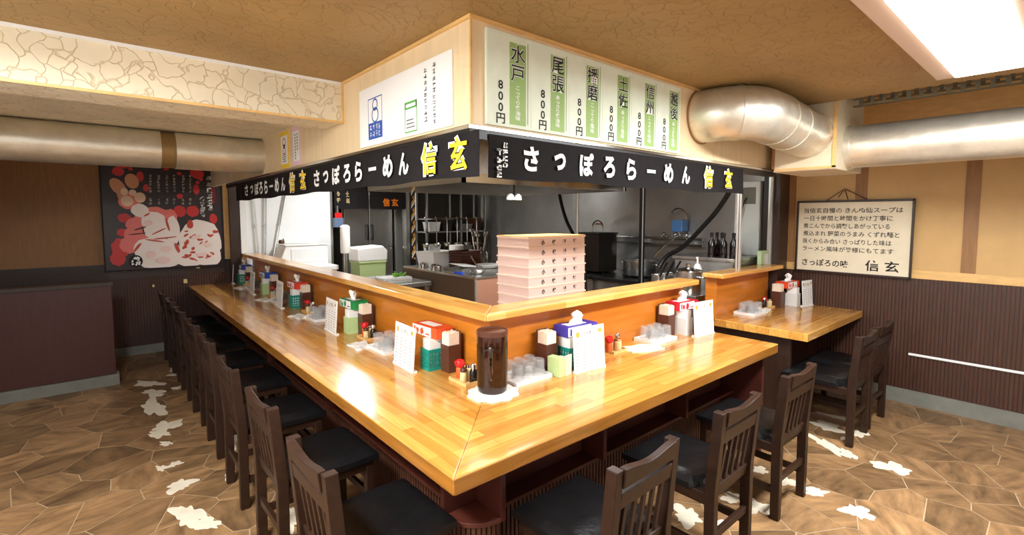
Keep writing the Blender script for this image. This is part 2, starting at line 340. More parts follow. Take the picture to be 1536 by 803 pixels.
# soffit over the counter, two plywood faces meeting at the corner
sl = thing('wall_soffit_long', 'pale plywood soffit above the long arm of the counter', 'soffit'); sl['kind'] = 'structure'
for a, b in ((SOF, 1.25), (1.253, 2.15), (2.153, 3.2), (3.203, 4.35)):
    box(SOF, SOF+.018, a, b, SB, CEIL).build('plywood_panel', m_ply, sl)
box(SOF-.004, SOF+.03, 4.353, YL, 1.90, CEIL).build('plaster_panel', m_beam, sl)
sr = thing('wall_soffit_short', 'pale plywood soffit above the short arm of the counter', 'soffit'); sr['kind'] = 'structure'
for a, b in ((SOF+.018, 1.2), (1.203, 2.1), (2.103, 2.98)):
    box(a, b, SOF, SOF+.018, SB, CEIL).build('plywood_panel', m_ply, sr)
box(2.98, 3.05, SOF-.01, SOF+.06, SB, CEIL).build('end_post', m_dark, sr)
box(SOF-.004, SOF+.004, SOF-.004, SOF+.004, SB, CEIL).build('corner_bead', m_lightwood, sr)
tr = thing('trim_1', 'thin white and brown cornice strip along the top of the soffit', 'trim'); tr['kind'] = 'structure'
box(SOF-.012, SOF, SOF-.012, 1.474, CEIL-.012, CEIL).build('cornice_strip', m_lightwood, tr); box(SOF, 2.9, SOF-.012, SOF, CEIL-.012, CEIL).build('cornice_strip', m_lightwood, tr)
tr = thing('trim_2', 'shiny metal rail along the lower edge of the soffit', 'rail'); tr['kind'] = 'structure'
box(SOF-.022, SOF-.002, SOF-.022, 4.6, SB-.012, SB+.006).build('rail_strip', m_chrome, tr, bevel=.003); box(SOF-.002, 3.0, SOF-.022, SOF-.002, SB-.012, SB+.006).build('rail_strip', m_chrome, tr, bevel=.003)
box(SOF-.02, SOF+.03, SOF-.02, 4.6, SB-.045, SB-.012).build('curtain_track', m_black, tr); box(SOF+.03, 3.0, SOF-.02, SOF+.03, SB-.045, SB-.012).build('curtain_track', m_black, tr)
# right wall: tan panels, battens, pale rail, ribbed wainscot
wr = thing('wall_right', 'tan panelled wall with brown ribbed wainscot behind the small table', 'wall'); wr['kind'] = 'structure'
box(XR, XR+.1, YB, .75, 0, 2.66).build('wall_body', m_plaster, wr)
box(XR-.012, XR, YB, .75, 1.045, 1.115).build('wainscot_rail', m_lightwood, wr, bevel=.003)
for y in (.62, .06, -.65, -1.3): box(XR-.01, XR, y-.075, y+.01, 1.115, 2.1).build('batten', m_batten, wr)
box(XR-.01, XR, YB, .75, 2.0, 2.62).build('upper_panel', m_lightwood, wr)
mb = MB(); y = YB
while y < .75: mb.bx(XR-.012, XR, y, y+.016, .12, 1.045); y += .024
tag(mb.build('wainscot_ribs', m_rib, wr), kind='stuff')
box(XR-.004, XR, YB, .75, .1, 1.045).build('wainscot_backing', m_dark, wr); box(XR-.02, XR, YB, .75, 0, .12).build('skirting', m_greyskirt, wr)
MB().tube([(XR-.022, YB, .42), (XR-.022, -.36, .42)], .011).build('white_conduit', m_white, wr, smooth=True)
# end wall with the poster
we = thing('wall_left', 'dark wainscoted end wall carrying the red poster', 'wall'); we['kind'] = 'structure'
box(XL, .63, YL, YL+.1, 0, 2.3).build('wall_body', m_batten, we)
box(XL, .5, YL-.012, YL, 1.0, 1.03).build('wainscot_rail', m_dark, we); box(XL, .5, YL-.016, YL, .86, .93).build('middle_rail', m_dark, we)
mb = MB(); x = XL
while x < .5: mb.bx(x, x+.018, YL-.01, YL, .1, .86); x += .027
tag(mb.build('wainscot_ribs', m_rib, we), kind='stuff')
box(XL, .5, YL-.004, YL, .1, 1.0).build('wainscot_backing', m_dark, we); box(XL, .5, YL-.02, YL, 0, .1).build('skirting', m_greyskirt, we)
box(.385, .44, YL-.03, YL, 1.03, 2.15).build('batten', m_lightwood, we)
box(.44, .545, YL-.09, YL, .73, 2.185).build('corner_post', m_dark, we, bevel=.003)
box(.555, .63, YL-.08, YL, 1.09, 1.92).build('window_jamb', m_white, we, bevel=.003)
struct('wall_aisle', box(XL-.1, XL, YB, YL+.1, 0, 2.3), m_offwhite, 'off-white side wall along the aisle', 'wall')
struct('wall_back', box(XL-.1, XR+.1, YB-.1, YB, 0, 2.66), m_offwhite, 'off-white back wall of the dining room', 'wall')
lp = thing('wall_low_partition', 'low dark wood partition with grey foot at the end of the aisle', 'partition'); lp['kind'] = 'structure'
box(XL, -.72, 4.5, 4.58, .1, .92).build('partition_board', m_maroon, lp, bevel=.004); box(XL, -.70, 4.48, 4.6, 0, .1).build('partition_foot', m_greyskirt, lp); box(XL, -.71, 4.49, 4.59, .92, .95).build('partition_cap', m_dark, lp)
# kitchen shell
struct('wall_kitchen_right', MB().bx(XR, XR+.1, .75, YL, 0, CEIL), m_steelwall, 'stainless clad kitchen wall behind the range', 'wall')
wk = thing('wall_kitchen_end', 'white kitchen end wall beside the doorway with the dark curtain', 'wall'); wk['kind'] = 'structure'
box(.63, 1.69, YL, YL+.1, 0, CEIL).build('white_panel', m_kwhite, wk); box(1.69, 1.72, YL-.02, YL+.12, 0, CEIL).build('door_jamb', m_steel, wk); box(1.72, 2.92, YL, YL+.1, 2.0, CEIL).build('lintel', m_kdark, wk); box(2.92, XR+.1, YL, YL+.1, 0, CEIL).build('dark_panel', m_kdark, wk); box(2.86, 2.92, YL-.02, YL+.12, 0, 2.0).build('door_jamb', m_steel, wk)
struct('wall_pantry', MB().bx(1.4, 4.3, YL+1.4, YL+1.5, 0, CEIL).bx(1.3, 1.4, YL+.1, YL+1.5, 0, CEIL).bx(4.2, 4.3, YL+.1, YL+1.5, 0, CEIL), mat('pantry_brown', (120, 96, 66), .5, var=.2), 'brown back wall beyond the kitchen doorway', 'wall')
# ceiling lamps
def ceil_lamp(x, y, sx, sy, label, m=m_tube, name='ceiling_lamp'):
    t = thing(name, label, 'lamp', (x, y, CEIL), 0)
    MB().bx(-sx/2-.08, sx/2+.08, -sy/2-.08, sy/2+.08, -.05, 0).build('housing', mat('lamp_housing', (214, 190, 176), .5), t, bevel=.006)
    MB().bx(-sx/2, sx/2, -sy/2, sy/2, -.07, -.05).build('diffuser', m, t, bevel=.01)
LL = ['white ceiling lamp above the right hand aisle beside the silver duct', 'white ceiling lamp over the aisle in front of the beam']
for (x, y, sx, sy, p), l, nm in zip(LAMPS, LL, ('ceiling_lamp', 'ceiling_lamp_offscreen')):
    ceil_lamp(x, y, sx, sy, l, name=nm)
for (x, y, sx, sy, p), l in zip(KLAMPS, ['kitchen tube lamp before the white wall', 'kitchen tube lamp behind the short soffit']):
    ceil_lamp(x, y, sx, sy, l)
# ducts
d = thing('round_duct', 'silver round exhaust duct entering the soffit beside the warning notices', 'duct')
MB().tube([(XL, 3.25, 2.045), (-.42, 3.25, 2.045)], .138, 32).build('duct_pipe', m_duct, d, smooth=True)
MB().tube([(-.33, 3.25, 2.045), (SOF, 3.25, 2.045)], .138, 32).build('duct_pipe', m_duct, d, smooth=True)
MB().tube([(-.44, 3.25, 2.045), (-.31, 3.25, 2.045)], .132, 32).build('duct_joint', mat('duct_tape', (150, 124, 80), .5, .5), d, smooth=True)
d = thing('elbow_duct', 'bent silver exhaust duct from the menu soffit into the plaster box', 'duct')
path = [(1.94, .27, 2.135), (1.94, .20, 2.135)] + [(2.14-.2*math.cos(a), .20-.2*math.sin(a), 2.135) for a in [i*math.pi/2/7 for i in range(1, 8)]] + [(2.3, -.0, 2.13), (2.5, -.0, 2.115), (2.72, .0, 2.10), (2.86, .0, 2.095)]
rs = [.15]*len(path); MB().tube(path, rs, 36).build('duct_pipe', m_duct, d, smooth=True)
for i in (4, 9, 10):
    p, q = Vector(path[i]), Vector(path[i+1]); dr = (q-p).normalized(); MB().tube([p-dr*.012, p+dr*.012], .1535, 36).build('duct_seam', m_duct, d, smooth=True)
MB().tube([(1.94, .262, 2.135), (1.94, .269, 2.135)], .158, 36).build('wall_flange', m_batten, d, smooth=True)
d = thing('plaster_duct_box', 'cream plaster box joining the two silver ducts near the calligraphy wall', 'duct box')
box(2.86, 3.45, -.165, .215, 1.86, CEIL+.2).build('box_body', mat('box_plaster', (214, 200, 172), .6, var=.1, vscale=12, bump=.3, bscale=30), d, bevel=.006)
box(2.853, 2.86, -.172, -.15, 1.87, CEIL).build('edge_strip', m_lightwood, d); box(2.853, 2.86, -.172, .222, 1.868, 1.882).build('edge_strip', m_lightwood, d); box(2.853, 2.86, .205, .222, 1.868, CEIL).build('edge_strip', m_batten, d)
d = thing('straight_duct', 'straight silver duct running along the calligraphy wall from the plaster box', 'duct')
MB().tube([(3.14, -.16, 2.02), (3.14, YB, 2.02)], .14, 32).build('duct_pipe', m_duct, d, smooth=True); MB().tube([(3.14, -.16, 2.02), (3.14, -.2, 2.02)], .148, 32).build('duct_collar', m_duct, d, smooth=True)
for k, (x, z, l) in enumerate(((3.25, 2.36, 'upper'), (3.05, 2.30, 'lower'))):
    mb = MB(); y0, y1 = -.2, -1.0
    mb.bx(x-.002, x+.002, y1, y0, z+.018, z+.026).bx(x-.002, x+.002, y1, y0, z-.026, z-.018); y = y1
    while y < y0: mb.bx(x-.002, x+.002, y, y+.022, z-.018, z+.018); y += .062
    mb.bx(x, x+.035, y1, y0, z-.026, z-.022); mb.bx(x-.004, x+.004, -.3, -.292, z+.02, 2.62); mb.bx(x-.004, x+.004, -.9, -.892, z+.02, 2.62)
    tag(mb.build('slotted_angle_bar', mat('galvanised', (120, 112, 92), .5, .7)), f'slotted metal angle bar hanging above the straight duct, {l} of the two', 'bracket')
# ================================================================== COUNTER
CZ, CT, PF = .73, .058, .67
ct = thing('ramen_counter', 'L-shaped golden laminated wood ramen counter with raised ledge', 'counter')
MB().prism([(0, 0), (PF+.03, PF+.03), (PF+.03, YL-.005), (0, YL-.005)], CZ-CT, CZ).build('worktop', m_counter_l, ct, bevel=.005)
MB().prism([(0, 0), (2.5, 0), (2.5, PF+.03), (PF+.03, PF+.03)], CZ-CT, CZ).build('worktop', m_counter_r, ct, bevel=.005)
MB().bx(PF, PF+.03, PF, YL-.1, CZ-.02, 1.05).build('ledge_panel', m_panel_l, ct); MB().bx(PF+.03, 2.44, PF, PF+.03, CZ-.02, 1.05).build('ledge_panel', m_panel_r, ct)
MB().bx(2.44, 2.47, PF-.01, PF+.06, CZ-.02, 1.05).build('ledge_end_post', m_ledge_r, ct, bevel=.003)
L0, L1 = .56, .735
MB().prism([(L0, L0), (L1, L1), (L1, YL-.09), (L0, YL-.09)], 1.052, 1.09).build('ledge_board', m_ledge_l, ct, bevel=.009, seg=3)
MB().prism([(L0, L0), (2.52, L0), (2.52, L1), (L1, L1)], 1.052, 1.09).build('ledge_board', m_ledge_r, ct, bevel=.009, seg=3)
# base, ribbed, and low bag shelf under the worktop
BL, SZ, QR = .335, .38, .16
MB().bx(BL, BL+.02, BL, YL-.005, 0, CZ-CT).build('base_board', m_maroon, ct); MB().bx(BL+.02, 2.42, BL, BL+.02, 0, CZ-CT).build('base_board', m_maroon, ct)
mb = MB(); y = BL+.01
while y < YL-.02: mb.bx(BL-.012, BL, y, y+.014, .04, SZ-.02); y += .024
x = BL+.01
while x < 2.4: mb.bx(x, x+.014, BL-.012, BL, .04, SZ-.02); x += .024
for k in range(12): a = math.pi+math.pi/2*(k+.5)/12; mb.rbox((BL+.146*math.cos(a), BL+.146*math.sin(a), .20), (.014, .014, .32), a)
tag(mb.build('base_ribs', m_rib, ct), kind='stuff')
MB().prism([(BL, BL)]+[(BL+.14*math.cos(math.pi+i*math.pi/20), BL+.14*math.sin(math.pi+i*math.pi/20)) for i in range(11)], 0, SZ-.02).build('corner_base', m_dark, ct)
MB().bx(.24, BL, BL+.03, YL-.01, SZ-.018, SZ).build('bag_shelf', m_maroon, ct, bevel=.002); MB().bx(BL+.03, 2.42, .24, BL, SZ-.018, SZ).build('bag_shelf', m_maroon, ct, bevel=.002)
MB().prism([(BL, BL)]+[(BL+QR*math.cos(math.pi+i*math.pi/20), BL+QR*math.sin(math.pi+i*math.pi/20)) for i in range(11)], SZ-.02, SZ).build('corner_shelf', mat('shelf_edge', (80, 36, 25), .45, var=.2), ct, bevel=.003)
MB().bx(BL, BL+.024, BL-QR, BL, SZ-.02, CZ-CT).build('corner_divider', m_maroon, ct, bevel=.002); MB().bx(BL-QR, BL, BL, BL+.024, SZ-.02, CZ-CT).build('corner_divider', m_maroon, ct, bevel=.002)
for y in (1.7, 3.0, 4.3): MB().bx(.2, BL, y-.012, y+.012, SZ, CZ-CT).build('shelf_bracket', m_maroon, ct)
for x in (1.0, 1.75): MB().bx(x-.012, x+.012, .2, BL, SZ, CZ-CT).build('shelf_bracket', m_maroon, ct)
MB().bx(.10, .12, .2, YL-.01, .615, CZ-CT).build('front_apron', m_maroon, ct); MB().bx(.4, 2.42, .10, .12, .615, CZ-CT).build('front_apron', m_maroon, ct)
MB().bx(2.42, 2.45, .06, PF+.03, 0, CZ-CT).build('end_panel', m_maroon, ct, bevel=.003)
# small wall table with its own ledge
t2 = thing('wall_table', 'short golden wood counter table against the calligraphy wall', 'counter')
T0 = 2.93
MB().bx(T0, XR-.014, -.03, PF+.03, CZ-CT, CZ).build('worktop', m_counter_r, t2, bevel=.005)
MB().bx(T0+.03, 4.0, PF, PF+.03, CZ-.02, 1.06).build('ledge_panel', m_panel_r, t2); MB().bx(T0, T0+.03, PF-.03, PF+.06, CZ-.02, 1.06).build('ledge_end_post', m_panel_r, t2, bevel=.003)
MB().bx(T0-.05, 4.06, L0, L1, 1.062, 1.10).build('ledge_board', m_ledge_r, t2, bevel=.008)
MB().bx(T0+.06, T0+.09, .1, PF+.03, 0, CZ-CT).build('end_panel', m_dark, t2); MB().bx(T0+.09, XR-.02, .32, .35, 0, CZ-CT).build('base_board', m_dark, t2)
mb = MB(); x = T0+.1
while x < XR-.03: mb.bx(x, x+.014, .308, .32, .06, .6); x += .024
tag(mb.build('base_ribs', m_rib, t2), kind='stuff')
w1 = thing('window_1', 'aluminium framed glass pane standing on the small table ledge', 'window'); w1['kind'] = 'structure'
WX0, WX1 = 3.36, 4.02
MB().bx(WX0, WX0+.022, .655, .69, 1.10, 2.0).build('window_frame', m_alu, w1); MB().bx(WX1-.03, WX1, .655, .69, 1.10, 2.0).build('window_frame', m_alu, w1)
MB().bx(WX0, WX1, .655, .69, 1.97, 2.0).build('window_frame', m_lightwood, w1); MB().bx(WX0, WX1, .668, .674, 1.10, 1.97).build('window_pane', m_pane, w1)
struct('wall_post', MB().bx(4.03, XR, .60, .75, CZ, CEIL), m_dark, 'dark square post between the glass pane and the calligraphy wall', 'post')
# ================================================================== CHAIRS
def make_chair():
    t = thing('dining_chair', 'x', 'chair')
    for s in (-1, 1):
        MB().prism([(-.022, 0), (.02, 0), (.024, .42), (-.006, .755), (-.05, .755), (-.022, .42)], s*.168-.018, s*.168+.018, lambda x, y, z: (x, z, y)).build('back_post', m_chair, t, bevel=.003)
        MB().bx(.372, .41, s*.165-.018, s*.165+.018, 0, .37).build('front_leg', m_chair, t, bevel=.003)
        MB().bx(.02, .373, s*.165-.01, s*.165+.01, .13, .165).build('side_stretcher', m_chair, t, bevel=.002)
    n = 12; W = .15
    top = [(-W+2*W*i/n, .758-.02*math.cos((i/n-.5)*math.pi)**2) for i in range(n+1)]
    f = lambda x, y, z: (z-.047*(y-.42)/.335, x, y)
    MB().prism([(-W, .69), (W, .69)]+top[::-1], -.012, .016, f).build('crest_rail', m_chair, t, bevel=.003)
    MB().prism([(-W, .615), (W, .615), (W, .672), (-W, .672)], -.008, .012, f).build('back_rail', m_chair, t, bevel=.003)
    MB().prism([(-W, .372), (W, .372), (W, .424), (-W, .424)], -.010, .012, f).build('lower_back_rail', m_chair, t, bevel=.003)
    for k in range(5):
        y = -.108+.054*k
        MB().prism([(y-.0095, .42), (y+.0095, .42), (y+.0095, .618), (y-.0095, .618)], -.004, .008, f).build('back_slat', m_chair, t, bevel=.0015)
    MB().bx(-.012, .008, -.15, .15, .19, .222).build('rear_stretcher', m_chair, t, bevel=.002); MB().bx(.382, .4, -.15, .15, .2, .235).build('front_stretcher', m_chair, t, bevel=.002)
    MB().bx(.012, .41, -.18, .18, .345, .395).build('seat_frame', m_chair, t, bevel=.004)
    # cushion: puffed grid
    mb = MB(); nx, ny = 14, 14; X0, X1, Y0 = .03, .432, .195
    vs = []
    for i in range(nx+1):
        for j in range(ny+1):
            a, b = i/nx*2-1, j/ny*2-1
            e = (1-a**8)*(1-b**8); vs.append((X0+(X1-X0)*(a+1)/2, Y0*b*(1 if i > 1 else .78), .418+.03*e**.5+.0015*math.sin(7*a+9*b*b)))
    m_ = len(vs); fs = [(i*(ny+1)+j, i*(ny+1)+j+1, (i+1)*(ny+1)+j+1, (i+1)*(ny+1)+j) for i in range(nx) for j in range(ny)]
    vs += [(x, y, .392) for x, y, z in vs]; fs += [tuple(m_+k for k in q[::-1]) for q in fs]
    rim = [j for j in range(ny+1)] + [i*(ny+1)+ny for i in range(1, nx+1)] + [nx*(ny+1)+j for j in range(ny-1, -1, -1)] + [i*(ny+1) for i in range(nx-1, 0, -1)]
    for k in range(len(rim)): a, b = rim[k], rim[(k+1) % len(rim)]; fs.append((a, b, m_+b, m_+a))
    mb.add(vs, fs).build('seat_cushion', m_seat, t, smooth=True)
    return t
ch0 = make_chair(); first = [True]
def place_chair(x, y, rz, label, group):
    o = ch0 if first[0] else copy_tree(ch0); first[0] = False
    o.location = (x, y, .0018); o.rotation_euler = (0, 0, rz); tag(o, label, 'chair', group)
ords = ['first', 'second', 'third', 'fourth', 'fifth', 'sixth', 'seventh', 'eighth']
for k, y in enumerate((.41, 1.08, 1.75, 2.45, 3.09, 3.75, 4.37, 4.97)):
    place_chair(-.27+random.uniform(-.008, .008), y, random.uniform(-.03, .03), f'dark slat-back chair with black seat at the long counter arm, {ords[k]} from the counter corner', 'chairs along the long counter arm')
for k, x in enumerate((.56, 1.25, 1.935)):
    place_chair(x, -.29, math.pi/2+random.uniform(-.03, .03), f'dark slat-back chair with black seat at the short counter arm, {ords[k]} from the counter corner', 'chairs along the short counter arm')
place_chair(3.15, -.29, math.pi/2, 'dark slat-back chair at the small wall table, farther from the ribbed wall', 'chairs at the small table')
place_chair(3.58, -.29, math.pi/2-.03, 'dark slat-back chair at the small wall table, next to the ribbed wall', 'chairs at the small table')
# ================================================================== THINGS ON THE COUNTER (local x = to the right, y = towards the ledge panel)
def at(arm, s, dpt, z=CZ):          # s along the arm, dpt distance from the front edge
    return (dpt, s, z) if arm == 'L' else (s, dpt, z)
ARZ = {'L': -math.pi/2, 'R': 0.0}
def tissue_box(arm, s, dpt, z, col, which, tissue=True, white_front=True, ln=.235, rz=0):
    m = mat('tissue_card_%d_%d_%d' % col, col, .5)
    t = thing('tissue_box', f'{which} tissue box on the counter' if 'table' not in which else which, 'tissue box', at(arm, s, dpt, z), ARZ[arm]+rz)
    ca = MB().bx(-ln/2, ln/2, -.055, .055, 0, .058).build('carton', m, t, bevel=.002)
    fr = Fr((0, -.0553, 0), (1, 0, 0))
    quad(MB(), fr, -ln/2+.003, ln/2-.05, .003, .055).build('front_print', m_paper, ca)
    mb = MB(); disc(mb, fr, -.02, .028, .018, .02, .0006, 10, 0, .3); disc(mb, fr, -.065, .026, .014, .016, .0006, 9, 0, .3); quad(mb, fr, .015, .055, .012, .02, .0006); quad(mb, fr, -.1, -.085, .01, .046, .0006); mb.build('flower_print', m, ca)
    quad(MB(), Fr((0, 0, .0583), (1, 0, 0), (0, 1, 0)), -ln/2+.03, ln/2-.06, -.03, .03).build('top_print', m_paper, ca)
    if tissue:
        mb = MB(); n = 12; vs = []
        for i in range(n+1):
            a = i/n*2-1
            for j in range(6):
                h = j/5; vs.append((a*.05*(1-.25*h)+.02*h*math.sin(4*a), .016*math.sin(5*a+2*h)*(.4+h), .056+h*(.062-.02*a*a+.012*math.sin(9*a))))
        fs = [(i*6+j, (i+1)*6+j, (i+1)*6+j+1, i*6+j+1) for i in range(n) for j in range(5)]
        mb.add(vs, fs).build('tissue_sheet', m_paper, t, smooth=True)
def basket(arm, s, dpt, m, label, w=.085, d=.10, h=.115, solid=False):
    t = thing('napkin_basket', label, 'basket', at(arm, s, dpt), ARZ[arm]); mb = MB()
    mb.bx(-w/2, w/2, -d/2, d/2, 0, .006)
    if solid:
        mb.walls(-w/2, w/2, -d/2, d/2, .006, h, .004)
    else:
        for k in range(6):
            x = -w/2+.004+(w-.008)*k/5
            for y in (-d/2, d/2): mb.bx(x-.0035, x+.0035, y-.002, y+.002, 0, h)
            y = -d/2+.004+(d-.008)*k/5
            for x in (-w/2, w/2): mb.bx(x-.002, x+.002, y-.0035, y+.0035, 0, h)
        for z in (.0, .028, .05, .072, h-.02):
            hh = .018 if z in (0, h-.02) else .007
            for y in (-d/2, d/2): mb.bx(-w/2, w/2, y-.0022, y+.0022, z, z+hh)
            for x in (-w/2, w/2): mb.bx(x-.0022, x+.0022, -d/2, d/2, z, z+hh)
    mb.build('basket_body', m, t)
    MB().bx(-w/2+.008, w/2-.008, -d/2+.008, d/2-.008, .006, .168).build('napkin_stack', m_paper, t, bevel=.003)
def chop_box(arm, s, dpt, label, w=.078, h=.145, lean=0):
    t = thing('chopstick_box', label, 'chopstick holder', at(arm, s, dpt), ARZ[arm]+lean); b = MB()
    b.walls(-w/2, w/2, -w/2, w/2, .005, h, .004).bx(-w/2, w/2, w/2-.004, w/2, h, h+.07).bx(-w/2, w/2, -w/2, w/2, 0, .005)
    b.build('holder_box', m_brownplastic, t, bevel=.001)
    mb = MB(); n = 9; q = (w-.012)/n
    for i in range(n):
        for j in range(n): mb.bx(-w/2+.006+i*q, -w/2+.006+(i+.86)*q, -w/2+.006+j*q, -w/2+.006+(j+.86)*q, .006, .208+random.uniform(-.004, .004))
    tag(mb.build('chopsticks', m_cream, t), kind='stuff')
def menu_card(arm, s, dpt, label, w=.245, h=.235, rz=0):
    t = thing('menu_card', label, 'menu', at(arm, s, dpt), ARZ[arm]+rz)
    tilt = math.radians(4); up = (0, math.sin(tilt), math.cos(tilt)); fr = Fr((0, 0, 0), (1, 0, 0), up)
    ab = slab(fr, -w/2, w/2, 0, h, .004).build('acrylic_board', m_paper, t); slab(Fr((0, .02, 0), (1, 0, 0), (0, 0, 1)), -w/2, w/2, 0, .01, .03).build('stand_foot', m_paper, t)
    mb = MB(); quad(mb, fr, -w*.30, w*.24, h-.05, h-.047, .0045); quad(mb, fr, -w/2+.006, w/2-.006, h-.062, h-.0605, .0045)
    for k in range(3): quad(mb, fr, -w*.22+k*w*.22, -w*.219+k*w*.22, .012, h-.064, .0045)
    for r in range(9):
        for c in range(4):
            x = -w/2+.010+c*w*.235; quad(mb, fr, x, x+w*.17*random.uniform(.6, 1), .014+r*.0172, .019+r*.0172, .0045)
    tag(mb.build('menu_print', mat('menu_grey_print', (164, 162, 160), .7), ab), kind='stuff')
    letter_mb(MB(), 'らーめん', fr, 0, h-.034, w*.36, .022, .0046, .01).build('menu_heading', m_ink, ab)
    mb = MB(); disc(mb, fr, -w*.36, h-.036, .014, .016, .0045); mb.build('menu_emblem', mat('gold_print', (214, 164, 70), .6), ab); mb = MB(); disc(mb, fr, w*.36, h-.03, .015, .012, .0045); mb.build('menu_emblem', mat('gold_print', (214, 164, 70), .6), ab)
def lath(name, prof, m, t, loc=(0, 0, 0), n=14): return MB().lathe(prof, loc, n).build(name, m, t, smooth=True)
m_pepper = mat('pepper_orange', (206, 92, 36), .5); m_spice = mat('spice_beige', (222, 196, 140), .6); m_soy = mat('soy_dark', (26, 16, 12), .15)
def spice_tray(arm, s, dpt, where, w=.15, kinds='rgbc'):
    t = thing('spice_tray', f'small wooden tray of seasoning bottles {where}', 'tray', at(arm, s, dpt), ARZ[arm])
    MB().bx(-w/2, w/2, -.05, .05, 0, .006).build('tray_base', m_lightwood, t)
    mb = MB(); mb.walls(-w/2, w/2, -.05, .05, .006, .016, .005); mb.build('tray_rim', m_lightwood, t)
    pos = [(-.048, .0), (-.008, .018), (.012, -.02), (.05, .014)]
    base = Matrix.Translation(at(arm, s, dpt, CZ+.006)) @ Matrix.Rotation(ARZ[arm], 4, 'Z')
    for (x, y), k in zip(pos, kinds):
        p = base @ Vector((x, y, 0))
        if k == 'r':
            o = thing('chilli_jar', f'orange chilli jar with round red lid {where}', 'jar', p); lath('jar_body', [(.018, 0), (.02, .004), (.02, .05), (.016, .056)], m_pepper, o)
            jl = lath('jar_lid', [(.017, .056), (.024, .062), (.026, .075), (.02, .09), (.006, .096)], m_red, o); MB().tube([(.0, 0, .09), (-.03, .0, .082)], .008, 8).build('lid_handle', m_red, jl, smooth=True)
        elif k == 'g':
            o = thing('garlic_jar', f'glass jar of pale garlic paste {where}', 'jar', p); lath('jar_body', [(.02, 0), (.022, .004), (.022, .055), (.017, .06)], m_spice, o); lath('jar_lid', [(.019, .06), (.019, .074), (.004, .078)], m_chrome, o)
        elif k == 'b':
            o = thing('pepper_shaker', f'clear pepper shaker with brown cap {where}', 'shaker', p); lath('shaker_body', [(.017, 0), (.019, .004), (.017, .045), (.014, .05)], m_spice, o); lath('shaker_cap', [(.016, .05), (.016, .062), (.010, .07), (.003, .072)], m_brownplastic, o)
        else:
            o = thing('soy_bottle', f'dark soy sauce bottle with steel cap {where}', 'bottle', p); lath('bottle_body', [(.02, 0), (.021, .004), (.021, .05), (.015, .062), (.012, .068)], m_soy, o); lath('bottle_cap', [(.015, .068), (.016, .082), (.01, .092), (.003, .094)], m_chrome, o)
def glass(p, label, group):
    o = thing('drinking_glass', label, 'glass', p, random.random(), group)
    MB().lathe([(.033, .0), (.034, .03), (.0315, .034), (.031, .078), (.029, .084), (.027, .0845), (.0265, .078), (.029, .034), (.0305, .03), (.030, .0)], n=18, caps=False).build('glass_body', m_glass, o, smooth=True)
    lath('glass_base', [(.0265, .078), (.0265, .0842)], m_glass, o, n=18)
def glass_tray(arm, s, dpt, where, nx=3, ny=2, z=CZ, cloth=True):
    t = thing('glass_tray', f'white plastic tray of upturned glasses {where}', 'tray', at(arm, s, dpt, z), ARZ[arm]); w, d = nx*.072+.02, ny*.072+.02
    MB().bx(-w/2, w/2, -d/2, d/2, .004, .010).build('tray_base', m_white, t, bevel=.002)
    mb = MB(); mb.bx(-w/2-.004, w/2+.004, -d/2-.004, -d/2, 0, .02).bx(-w/2-.004, w/2+.004, d/2, d/2+.004, 0, .02).bx(-w/2-.004, -w/2, -d/2, d/2, 0, .02).bx(w/2, w/2+.004, -d/2, d/2, 0, .02); mb.build('tray_rim', m_white, t)
    B = Matrix.Translation(at(arm, s, dpt, z+.010)) @ Matrix.Rotation(ARZ[arm], 4, 'Z')
    for i in range(nx):
        for j in range(ny): glass(B @ Vector(((i-(nx-1)/2)*.071, (j-(ny-1)/2)*.071, 0)), f'upturned glass in the white tray {where}', f'glasses {where}')
def cloth(arm, s, dpt, where, w=.17, d=.11, rz=.2, m=None, h=.012, z=CZ):
    n = 14; vs = []; ph = random.random()*6
    for i in range(n+1):
        for j in range(n+1):
            a, b = i/n-.5, j/n-.5; e = 1+.10*math.sin(9*b+ph)*abs(a)*2
            vs.append((a*w*e, b*d*(1+.12*math.sin(7*a+ph)), h*(.75+.45*math.sin(11*a+ph+3*b)*math.sin(8*b+ph))))
    m0 = len(vs); fs = [(i*(n+1)+j, (i+1)*(n+1)+j, (i+1)*(n+1)+j+1, i*(n+1)+j+1) for i in range(n) for j in range(n)]
    vs += [(x, y, 0) for x, y, q in vs]; fs += [tuple(m0+k for k in q[::-1]) for q in fs]
    rim = [j for j in range(n+1)] + [i*(n+1)+n for i in range(1, n+1)] + [n*(n+1)+j for j in range(n-1, -1, -1)] + [i*(n+1) for i in range(n-1, 0, -1)]
    fs += [(rim[k], rim[(k+1) % len(rim)], m0+rim[(k+1) % len(rim)], m0+rim[k]) for k in range(len(rim))]
    o = MB().add(vs, fs).build('folded_cloth', m or m_cloth, None, smooth=True); o.location = at(arm, s, dpt, z); o.rotation_euler = (0, 0, ARZ[arm]+rz)
    tag(o, f'folded white wiping cloth {where}', 'cloth')
BLUE, RED, GREEN, ORANGE, PURPLE = (36, 76, 176), (222, 62, 36), (26, 140, 70), (226, 84, 34), (70, 60, 160)
m_palegreen = mat('pale_green_plastic', (190, 214, 150), .35); m_clearwhite = mat('frosted_white_plastic', (226, 226, 220), .3)
